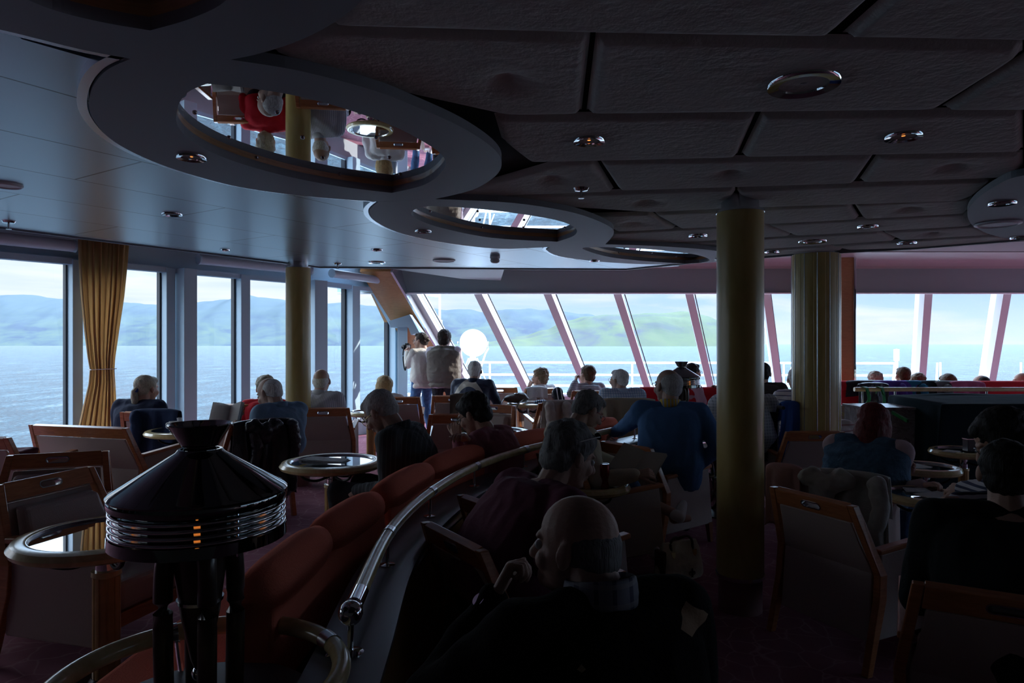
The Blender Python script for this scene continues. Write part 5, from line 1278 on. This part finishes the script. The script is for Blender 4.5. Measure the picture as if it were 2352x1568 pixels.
COATW = cloth('white_coat_cloth', (.62, .60, .56), bump=.6, bs=10); BEIJ = cloth('beige_jacket_cloth', (.42, .38, .29), bump=.7, bs=12)
o_, a_, b_ = topof('p1'); drape('jacket', 'navy jacket hung over the chair of the woman with the ponytail', 'jacket', o_+a_*.09, a_, b_, .44, .20, .42, cloth('navy_jacket_cloth', (.02, .035, .085)), sleeves=((-.38, .42, 1),), seed=1)
o_, a_, b_ = topof('p3'); drape('raincoat', 'shiny black hooded raincoat hung over the reading man\'s chair', 'jacket', o_+a_*.02, a_, b_, .50, .2, .58, SHINY, fold=.03, sleeves=((.42, .5, 1), (-.2, .45, 1)), seed=2, hood=-.05)
o_, a_, b_ = topof('p9'); drape('jacket', 'brown jacket over the pale chair back behind the dark haired woman', 'jacket', o_+a_*.14, a_, b_, .34, .2, .5, cloth('brown_jacket_cloth', (.085, .065, .05)), sleeves=((.3, .45, 1),), seed=3)
o_, a_, b_ = topof('p13'); drape('jacket', 'beige jacket hung over the chair of the man in plaid', 'jacket', o_, a_, b_, .60, .2, .40, BEIJ, fold=.028, seed=4, flare=.2)
o_, a_, b_ = topof('coat'); drape('coat', 'long white coat over a chair behind the woman with red glasses', 'jacket', o_, a_, b_, .42, .2, .52, COATW, fold=.032, sleeves=((-.35, .5, 1), (.1, .42, 1)), seed=5, flare=.25)
o_, a_, b_ = topof('p11'); drape('cardigan', 'white cardigan over the chair of the curly haired woman', 'jacket', o_-a_*.08, a_, b_, .34, .2, .13, WHT, seed=6)
o_, a_, b_ = topof('p21'); drape('hooded_top', 'light grey hooded top thrown over a chair back at the right', 'jacket', o_+a_*.12, a_, b_, .42, .22, .36, cloth('grey_fleece', (.46, .45, .42), bump=.6, bs=16), fold=.03, sleeves=((-.30, .20, 1), (.38, .36, 1)), seed=7, hood=-.25)
drape('scarf', 'dusty pink scarf over the chair back left of the grey hooded top', 'scarf', o_-a_*.24, a_, b_, .20, .2, .34, cloth('dusty_pink_scarf', (.50, .28, .27)), fold=.012, seed=8)
def bar(x, Y, w, lf, lb, m, label, name='jacket', y=None, z=None, **k):
    zz = z if z else EYE-(y-HOR)/F*Y; X = (x-1176)/F*Y; drape(name, label, 'jacket', V((X, Y, zz)), V((1, 0, 0)), V((0, -1, 0)), w, lf, lb, m, **k)
BT = .875
bar(1990, 9.58, .62, .2, .16, cloth('black_parka', (.02, .022, .026), rough=.5), 'black jacket on the far red banquette at its left end', z=BT-.02, seed=11, r=.065)
bar(2005, 9.35, .40, .08, .34, SHINY, 'dark padded jacket hanging behind the green ribbons', z=.86, seed=12)
bar(2055, 9.5, .62, .2, .30, cloth('purple_teal_cloth', (.10, .05, .30)), 'purple jacket on the far banquette with magenta lining', z=BT-.02, seed=13, r=.065, sleeves=((.1, .36, 1),))
bar(2092, 9.5, .40, .2, .26, cloth('teal_cloth', (.02, .16, .26)), 'teal jacket on the far banquette beside the purple one', z=BT-.02, seed=14, r=.065, sleeves=((.3, .30, 1),))
bar(2140, 9.5, .50, .2, .20, cloth('dark_slate_cloth', (.03, .05, .06)), 'dark slate jacket on the far banquette, right of the teal one', z=BT-.02, seed=15, r=.065)
bar(2182, 9.45, .44, .2, .34, cloth('grey_cloth', (.14, .15, .15)), 'grey jacket hanging on the far banquette, middle', z=BT-.02, seed=16, r=.065, sleeves=((-.2, .30, 1),))
bar(2218, 9.4, .46, .2, .26, cloth('pink_lining', (.45, .10, .20)), 'black coat with pink lining on the far banquette', z=BT-.02, seed=17, r=.065, fold=.03)
# ribbons on the handrail
for x, l, L in ((1985, 'left green ribbon knotted round the straight handrail', .30), (2020, 'right green ribbon hanging from the straight handrail', .38)):
    X = onz(x, 8.3, 0).x; t = thing('ribbon', l, 'ribbon', (X, 8.3, hz))
    G = cloth('green_ribbon', (.02, .22, .06), rough=.5)
    obj('loop', MB().sweep([(-.035, 0), (.035, 0), (.035, .003), (-.035, .003)], [V((-.02, .04, -.06)), V((-.01, .035, .02)), V((0, 0, .034)), V((.02, -.035, .02)), V((.03, -.04, -.06))]), G, t)
    q = crv([V((.02, -.04, .0)), V((.04, -.05, -L*.4)), V((-.01, -.05, -L*.7)), V((.05, -.05, -L))], 6); v_ = []
    for p in q: v_ += [p+V((-.025, 0, 0)), p+V((.02, .01, .0)), p+V((.02, .013, 0)), p+V((-.025, .003, 0))]
    obj('tail', MB().rings([v_[i:i+4] for i in range(0, len(v_), 4)]), G, t)
t = thing('ribbon', 'green ribbon stretched from the marble cabinet to the covered piano', 'ribbon', tuple(W(2050, 950, 6.7)))
p0, p1 = W(2050, 948, 6.72), W(2085, 968, 6.6); obj('band', MB().sweep([(-.02, 0), (.02, 0), (.02, .03), (-.02, .03)], [V((0, 0, 0)), p1-p0]), MATS['green_ribbon'], t)
# ---- drinks, papers
def papr(nt, b, tc):
    tr = nt.nodes.new('ShaderNodeBsdfTranslucent'); tr.inputs[0].default_value = (.8, .78, .76, 1)
    mx = nt.nodes.new('ShaderNodeMixShader'); mx.inputs[0].default_value = .5
    out = [n for n in nt.nodes if n.type == 'OUTPUT_MATERIAL'][0]
    nt.links.new(b.outputs[0], mx.inputs[1]); nt.links.new(tr.outputs[0], mx.inputs[2]); nt.links.new(mx.outputs[0], out.inputs[0])
PAPER = mat('paper', (.80, .78, .76), .8, build=papr); CHINA = mat('white_china', (.75, .75, .74), .2)
P_ = W(398, 978, 6.12); t = thing('coffee_cup', 'white mug on the table behind the big lamp', 'cup', (P_.x, 6.12, .643))
obj('body', MB().lathe([(0, 0), (.030, 0), (.034, .006), (.036, .085), (.033, .085), (.031, .01), (0, .008)], 28), CHINA, t, smooth=True)
obj('handle', MB().tube(crv([V((-.034, 0, .07)), V((-.062, 0, .065)), V((-.062, 0, .03)), V((-.034, 0, .02))], 5), .0055, 8), CHINA, t, smooth=True)
t = thing('drinking_glass', 'small clear glass right of the white mug', 'glass', (W(411, 970, 6.3).x, 6.3, .643)); obj('tumbler', MB().lathe([(0, 0), (.022, 0), (.026, .10), (.024, .10), (.020, .004), (0, .004)], 20), mat('clear_glass', (.9, .95, .95), .05, spec=.5), t, smooth=True)
def pages(n, w, h, open_=.5):
    m = MB()
    for sd in (-1, 1):
        for k in range(n):
            a = R(8+open_*100*(k/n)**1.5 if sd < 0 else 8+14*k/n); q = []
            for j in range(7):
                u = j/6; x = sd*w*u*math.cos(a*(1-.35*u)); z = w*u*math.sin(a*(1-.35*u)); q.append((x, z))
            m.rings([[V((x, y, z+dz)) for y, dz in ((-h/2, 0), (h/2, 0), (h/2, .0012), (-h/2, .0012))] for x, z in q])
    return m
pr = PEOPLE['p3']; bc = (pr['wr'][-1]+pr['wr'][1])/2+V((-.13, .02, .10))
t = thing('book', 'open book with fanned pages held by the man reading', 'book', tuple(bc)); t.rotation_euler = (R(62), R(-12), R(-20))
obj('pages', pages(9, .15, .22, .9), PAPER, t); cv = obj('cover', MB().box((.077, 0, -.012), (.154, .23, .003), Matrix.Rotation(R(-10), 3, 'Y')).box((-.077, 0, -.012), (.154, .23, .003), Matrix.Rotation(R(10), 3, 'Y')), cloth('book_cover', (.25, .2, .2)), t)
pr = PEOPLE['p14']; bc = (pr['wr'][-1]+pr['wr'][1])/2+V((.05, -.02, .05))
t = thing('leaflet', 'folded paper leaflet held open over the jeans', 'leaflet', tuple(bc)); t.rotation_euler = (R(35), R(8), R(-35))
obj('sheet', pages(3, .16, .24, .25), mat('leaflet_paper', (.40, .37, .32), .7), t)
NEWS = mat('newsprint', (.50, .53, .56), .8, var=.2, vscale=40)
P_ = T1; p = V(((764-1176)/F*4.55, 4.55, .652)); t = thing('newspaper', 'folded newspaper lying on the round table behind the curved bench', 'newspaper', (p.x-.02, p.y-.09, .648)); t.rotation_euler = (0, 0, R(-8))
nm = MB(); 
for k in range(4): nm.rings([[V((x, y, .004+k*.005+.012*math.exp(-((x+.17)/.03)**2)*k/3+.004*math.sin(x*18+k))) for x in (-.15+.008*k, -.135, -.08, 0, .08, .15-.006*k)] for y in (-.065, .065)], cap=False)
o = obj('sheets', nm, NEWS, t); o.modifiers.new('s', 'SOLIDIFY').thickness = .004
obj('spine_roll', MB().tube([V((-.148, -.065, .013)), V((-.148, .065, .013))], .011, 12), NEWS, t, smooth=True)
P_ = V(((1352-1176)/F*4.45+.16, 4.40, ZR+.645)); t = thing('drink_can', 'red can standing on the table by the woman reading', 'can', (PEOPLE['p22']['t'].location.x*0+(1389-1176)/F*4.36, 4.36, ZR+.637))
obj('body', MB().lathe([(0, 0), (.026, 0), (.031, .008), (.031, .135), (.027, .145), (0, .145)], 28), mat('can_red', (.22, .012, .02), .3, .5), t, smooth=True); obj('lid', MB().lathe([(0, .146), (.027, .146), (.028, .150), (.024, .150), (.023, .147), (0, .147)], 28), SIL, t, smooth=True)
def sheet(x, Y, z, w, h, rz, label, m=PAPER, n=2, name='paper_sheet', cat='paper', th=.003):
    t = thing(name, label, cat, ((x-1176)/F*Y, Y, z)); t.rotation_euler = (0, 0, R(rz))
    for k in range(n):
        obj('sheet', MB().box((.008*k, .006*k, th*(k+.5)), (w, h, th*.8), Matrix.Rotation(R(9*k), 3, 'Z')), m, t)
    return t
sheet(2150, 4.08, ZR+.644, .20, .14, 12, 'papers under the hand on the front right table')
sheet(2105, 4.22, ZR+.644, .13, .12, -20, 'folded dark leaflet at the left of the front right table', m=MATS['newsprint'])
sheet(2100, 5.05, ZR+.644, .18, .14, 5, 'white paper under the writing hand of the red haired woman')
sheet(2185, 5.75, ZR+.644, .12, .10, 30, 'small folded card beside the dark box on the farther right table')
sheet(1625, 6.05, ZR+.644, .26, .2, 10, 'magazine on the table left of the slim column', n=3, name='magazine', cat='magazine')
sheet(1633, 6.28, ZR+.70, .26, .2, -10, 'brown envelope on top of the magazines left of the slim column', m=mat('kraft_paper', (.35, .24, .14), .8), n=2, name='envelope', cat='envelope', th=.012)
t = thing('menu_box', 'dark upright box on the farther right hand table', 'box', ((2233-1176)/F*5.8, 5.8, ZR+.643)); obj('case', MB().box((0, 0, .05), (.12, .07, .10)), mat('dark_box', (.03, .03, .04), .3), t, bevel=.003); obj('lid', MB().box((0, 0, .103), (.125, .075, .006)), SIL, t)
# pen
pr = PEOPLE['p21']; w1 = pr['wr'][-1]; t = thing('pen', 'red and white pen in the hand of the red haired woman', 'pen', tuple(w1+V((.06, -.03, .06)))); t.rotation_euler = (R(-18), R(12), 0)
obj('barrel', MB().tube([V((0, 0, -.05)), V((0, 0, .05))], .005, 10), mat('pen_red', (.5, .02, .03), .3), t, smooth=True); obj('cap', MB().tube([V((0, 0, .05)), V((0, 0, .09))], .006, 10), CHINA, t, smooth=True)
# camera with strap
pr = PEOPLE['p7']; cc0 = (pr['wr'][-1]+pr['wr'][1])/2+V((-.03, .0, .09))
t = thing('camera', 'small black camera with a dangling strap held up by the standing woman', 'camera', tuple(cc0)); t.rotation_euler = (0, 0, R(55))
obj('body', MB().box((0, 0, 0), (.13, .05, .08)).box((0, .0, .05), (.05, .05, .025)), BLACKM, t, bevel=.006); obj('lens', MB().tube([V((0, .02, 0)), V((0, .09, 0))], [.032, .035], 20), BLACKM, t, smooth=True)
obj('screen', MB().box((0, -.0265, 0), (.08, .002, .055)), CHINA, t)
obj('strap', MB().tube(crv([V((-.065, 0, .02)), V((-.09, 0, -.12)), V((-.07, 0, -.30)), V((-.04, 0, -.36)), V((-.02, 0, -.28)), V((.04, 0, -.05))], 6), .010, 8), BLACKM, t, smooth=True)
# bags
BAGB = mat('brown_bag_leather', (.10, .07, .05), .6, bump=.7, bscale=14)
t = thing('shoulder_bag', 'brown bag lying on the sunlit round table', 'bag', ((1186-1176)/F*8.95, 8.95, .65))
obj('body', remesh(MB().ell((0, 0, .055), (.17, .10, .06)).ell((.05, 0, .08), (.10, .08, .055)), .008, 2, disp=lambda p: .010*noise.noise(p*18)), BAGB, t, fix=False)
obj('strap', MB().tube(crv([V((-.16, 0, .05)), V((-.20, -.08, .0)), V((-.21, -.1, -.18)), V((-.20, -.09, -.28))], 5).__class__ and crv([V((-.16, 0, .05)), V((-.20, -.28, .0)), V((-.21, -.30, -.18)), V((-.12, -.30, -.30)), V((-.04, -.29, -.15)), V((.02, -.28, .0)), V((.1, -.05, .06))], 5), .007, 8), BAGB, t, smooth=True)
t = thing('folded_cloth', 'blue and white folded cloth on the sunlit round table', 'cloth', ((1240-1176)/F*8.95, 8.9, .65))
obj('folds', remesh(MB().box((0, 0, .014), (.16, .12, .028)).box((.02, 0, .03), (.12, .1, .02)), .006, 3, disp=lambda p: .005*noise.noise(p*30)), stripes('blue_white_print', (.04, .08, .25), (.6, .62, .66), 40, .4, 0), t, fix=False)
t = thing('handbag', 'pale canvas handbag with gilt buckles and a fleur-de-lis on the carpet', 'bag', ((1560-1176)/F*4.5, 4.5, ZR)); t.rotation_euler = (0, 0, R(24))
CANV = mat('bag_canvas', (.60, .55, .42), .7, bump=.3, bscale=30, var=.12, vscale=16)
bb = MB(); sec = []
for z, hw_, hd_ in ((.012, .155, .07), (.04, .168, .078), (.12, .165, .070), (.19, .155, .045), (.235, .140, .022), (.255, .135, .014)):
    sec.append((V((0, 0, z)), V((hw_, 0, 0)), V((0, hd_, 0))))
loft(bb, sec, n=40, power=3.6)
bme = remesh(bb, .006, 2, disp=lambda p: .007*noise.noise(V((p.x*14, p.y*10, p.z*12)))); obj('body', bme, CANV, t, fix=False)
obj('side_gusset', MB().box((-.150, 0, .11), (.03, .10, .20)), mat('bag_brown', (.07, .04, .025), .5), t, bevel=.01)
GOLD = mat('gilt_metal', (.75, .55, .25), .25, 1.); BRN = MATS['bag_brown']
for sx in (-.085, .085):
    pts = [V((sx-.0, -.030, .20)), V((sx-.01, -.035, .26)), V((sx*.6, -.02, .285)), V((sx*.2, .0, .275)), V((sx*.0, .02, .26))]
    obj('handle', MB().tube(crv(pts, 5), .009, 8), BRN, t, smooth=True)
    obj('buckle', MB().plate([(-.018, .018), (.018, .018), (.014, -.012), (0, -.026), (-.014, -.012)], m=Matrix.Translation((sx, -.052, .185)) @ Matrix.Rotation(R(78), 4, 'X'), t=.006), GOLD, t, bevel=.002)
# fleur-de-lis stitched near the lower edge, and printed handwriting
fl = MB()
for q, w0 in (([(0, .045), (0, .02), (0, -.012)], .007), ([(0, .005), (.014, .024), (.022, .012), (.014, .004)], .004), ([(0, .005), (-.014, .024), (-.022, .012), (-.014, .004)], .004), ([(-.014, 0), (.014, 0)], .003), ([(-.008, -.014), (0, -.004), (.008, -.014)], .003)):
    c_ = crv([V((x+.045, -.078, z+.045)) for x, z in q], 4); fl.tube(c_, [w0*(.4+.6*math.sin(PI*(k+.5)/len(c_))) for k in range(len(c_))], 8)
obj('fleur_emblem', fl, BRN, t, smooth=True)
t = thing('shoulder_bag', 'black bag with white straps hung on the chair of the curly haired woman', 'bag', tuple(W(1281, 893, 9.35)))
obj('body', remesh(MB().ell((0, 0, -.08), (.085, .05, .11)).ell((.03, 0, -.13), (.07, .045, .06)), .008, 2, disp=lambda p: .012*noise.noise(p*18)), SHINY, t, fix=False)
for k in (-.02, .035): obj('strap', MB().tube(crv([V((k, -.05, .02)), V((k+.015, -.06, -.08)), V((k+.03, -.055, -.17))], 4), .006, 6), CHINA, t, smooth=True)
t = thing('shoulder_bag', 'black bag on the carpet under the sunlit round table', 'bag', ((1195-1176)/F*8.7, 8.6, 0.))
obj('body', remesh(MB().ell((0, 0, .12), (.16, .10, .13)).ell((.05, 0, .20), (.08, .06, .06)).box((0, 0, .03), (.24, .15, .05)), .009, 2, disp=lambda p: .012*noise.noise(p*16)), SHINY, t, fix=False); obj('strap', MB().tube(crv([V((-.12, 0, .18)), V((-.08, 0, .34)), V((.05, 0, .36)), V((.12, 0, .2))], 5), .007, 6), SHINY, t, smooth=True)
t = thing('folded_clothes', 'dark pile of folded clothes at the left edge by the window', 'clothes', tuple(W(12, 1050, 4.9)))
obj('navy_fold', remesh(MB().box((0, 0, -.02), (.36, .3, .05)), .009, 3, disp=lambda p: .014*noise.noise(p*14)), NAVY, t, fix=False, label='navy blue fold'); obj('maroon_fold', remesh(MB().box((.02, 0, .03), (.28, .26, .045)), .009, 3, disp=lambda p: .014*noise.noise(p*15)), cloth('maroon_cloth', (.10, .02, .04)), t, fix=False, label='maroon fold')
q = W(12, 1050, 4.9); CHX = chair((q.x, q.y-.30), 0, 'armchair at the left edge carrying the pile of dark clothes')
CHX.location.z = 0
# wheelchair
X, Yw = (1700-1176)/F*6.5, 6.45
t = thing('wheelchair', 'wheelchair with black frame behind the slim column', 'wheelchair', (X, Yw, ZR))
for s_ in (-1, 1):
    x = s_*.30
    wme = MB().tube([V((x, .0+.30*math.cos(2*PI*k/48), .31+.30*math.sin(2*PI*k/48))) for k in range(48)], .014, 10, closed=True)
    wh = obj('wheel', wme, RUBBER, t, smooth=2)
    obj('push_rim', MB().tube([V((x+s_*.03, .25*math.cos(2*PI*k/40), .31+.25*math.sin(2*PI*k/40))) for k in range(40)], .008, 8, closed=True), SIL, wh, smooth=2)
    sp_ = MB()
    for k in range(16): a = 2*PI*k/16; sp_.tube([V((x, 0, .31)), V((x, .29*math.cos(a), .31+.29*math.sin(a)))], .0018, 5)
    obj('spokes', sp_, SIL, wh); obj('hub', MB().tube([V((x-.03, 0, .31)), V((x+.03, 0, .31))], .025, 14), SIL, wh, smooth=True)
    x = s_*.25
    obj('caster', MB().tube([V((x, .42+.08*math.cos(2*PI*k/24), .10+.08*math.sin(2*PI*k/24))) for k in range(24)], .012, 8, closed=True), RUBBER, t, smooth=2)
    obj('frame', MB().tube([V((x, -.24, .98)), V((x, -.20, .90)), V((x, -.20, .30)), V((x, .30, .28)), V((x, .42, .12))], .012, 8).tube([V((x, -.20, .68)), V((x, .2, .68)), V((x, .2, .48)), V((x, -.2, .48))], .011, 8), BLACKM, t, smooth=True)
    obj('push_handle', MB().tube([V((x, -.24, .98)), V((x, -.36, .98))], .016, 10), RUBBER, t, smooth=True); obj('armrest', MB().box((x, .02, .70), (.05, .28, .03)), RUBBER, t, bevel=.01)
obj('back_sling', MB().box((0, -.20, .72), (.50, .015, .42)), BLKC, t, bevel=.005); obj('seat_sling', MB().box((0, .02, .485), (.48, .42, .02)), BLKC, t, bevel=.005)
drape('jacket', 'bright blue jacket hanging from the wheelchair at the column', 'jacket', V((X+.36, Yw-.22, ZR+1.0)), V((1, 0, 0)), V((0, -1, 0)), .16, .15, .62, cloth('bright_blue_jacket', (.05, .13, .42)), fold=.02, seed=21, flare=.5)
# sunglasses pushed up on the head, wristwatch of the bald man
h_ = PEOPLE['p22']['hd']; t = thing('sunglasses', 'glasses pushed up into the grey hair of the person in maroon', 'glasses', tuple(h_(0, .04, .12)))
o0 = h_(0, .04, .12); g = MB()
for sd in (-1, 1): g.ell(h_(sd*.034, .062, .108)-o0, (.026, .006, .018), PEOPLE['p22']['HR'] @ rotm(0, 38), 14, 8)
obj('lenses', g, mat('dark_lens', (.02, .02, .02), .05), t, smooth=2)
g = MB()
for sd in (-1, 1): g.tube([h_(sd*.060, .055, .105)-o0, h_(sd*.080, .01, .085)-o0, h_(sd*.086, -.05, .05)-o0], .0028, 8)
obj('temples', g, CHINA, t, smooth=True)
pr = PEOPLE['p23']; w0, e0 = pr['wr'][-1], pr['el'][-1]; d0 = (e0-w0).normalized(); c0 = w0+d0*.03
t = thing('wristwatch', 'steel bracelet watch on the wrist of the bald man', 'watch', tuple(c0)); m3 = d0.to_track_quat('Z', 'Y').to_matrix()
obj('bracelet', MB().lathe([(.029, -.007), (.033, -.007), (.033, .007), (.029, .007)], 28, closed=True, m=m3), SIL, t, smooth=True); obj('case', MB().lathe([(0, 0), (.017, 0), (.018, .004), (.016, .009), (0, .009)], 24, m3 @ V((-.0, .031, 0)), m=m3 @ rotm(0, -90)), CHROME, t, smooth=True)
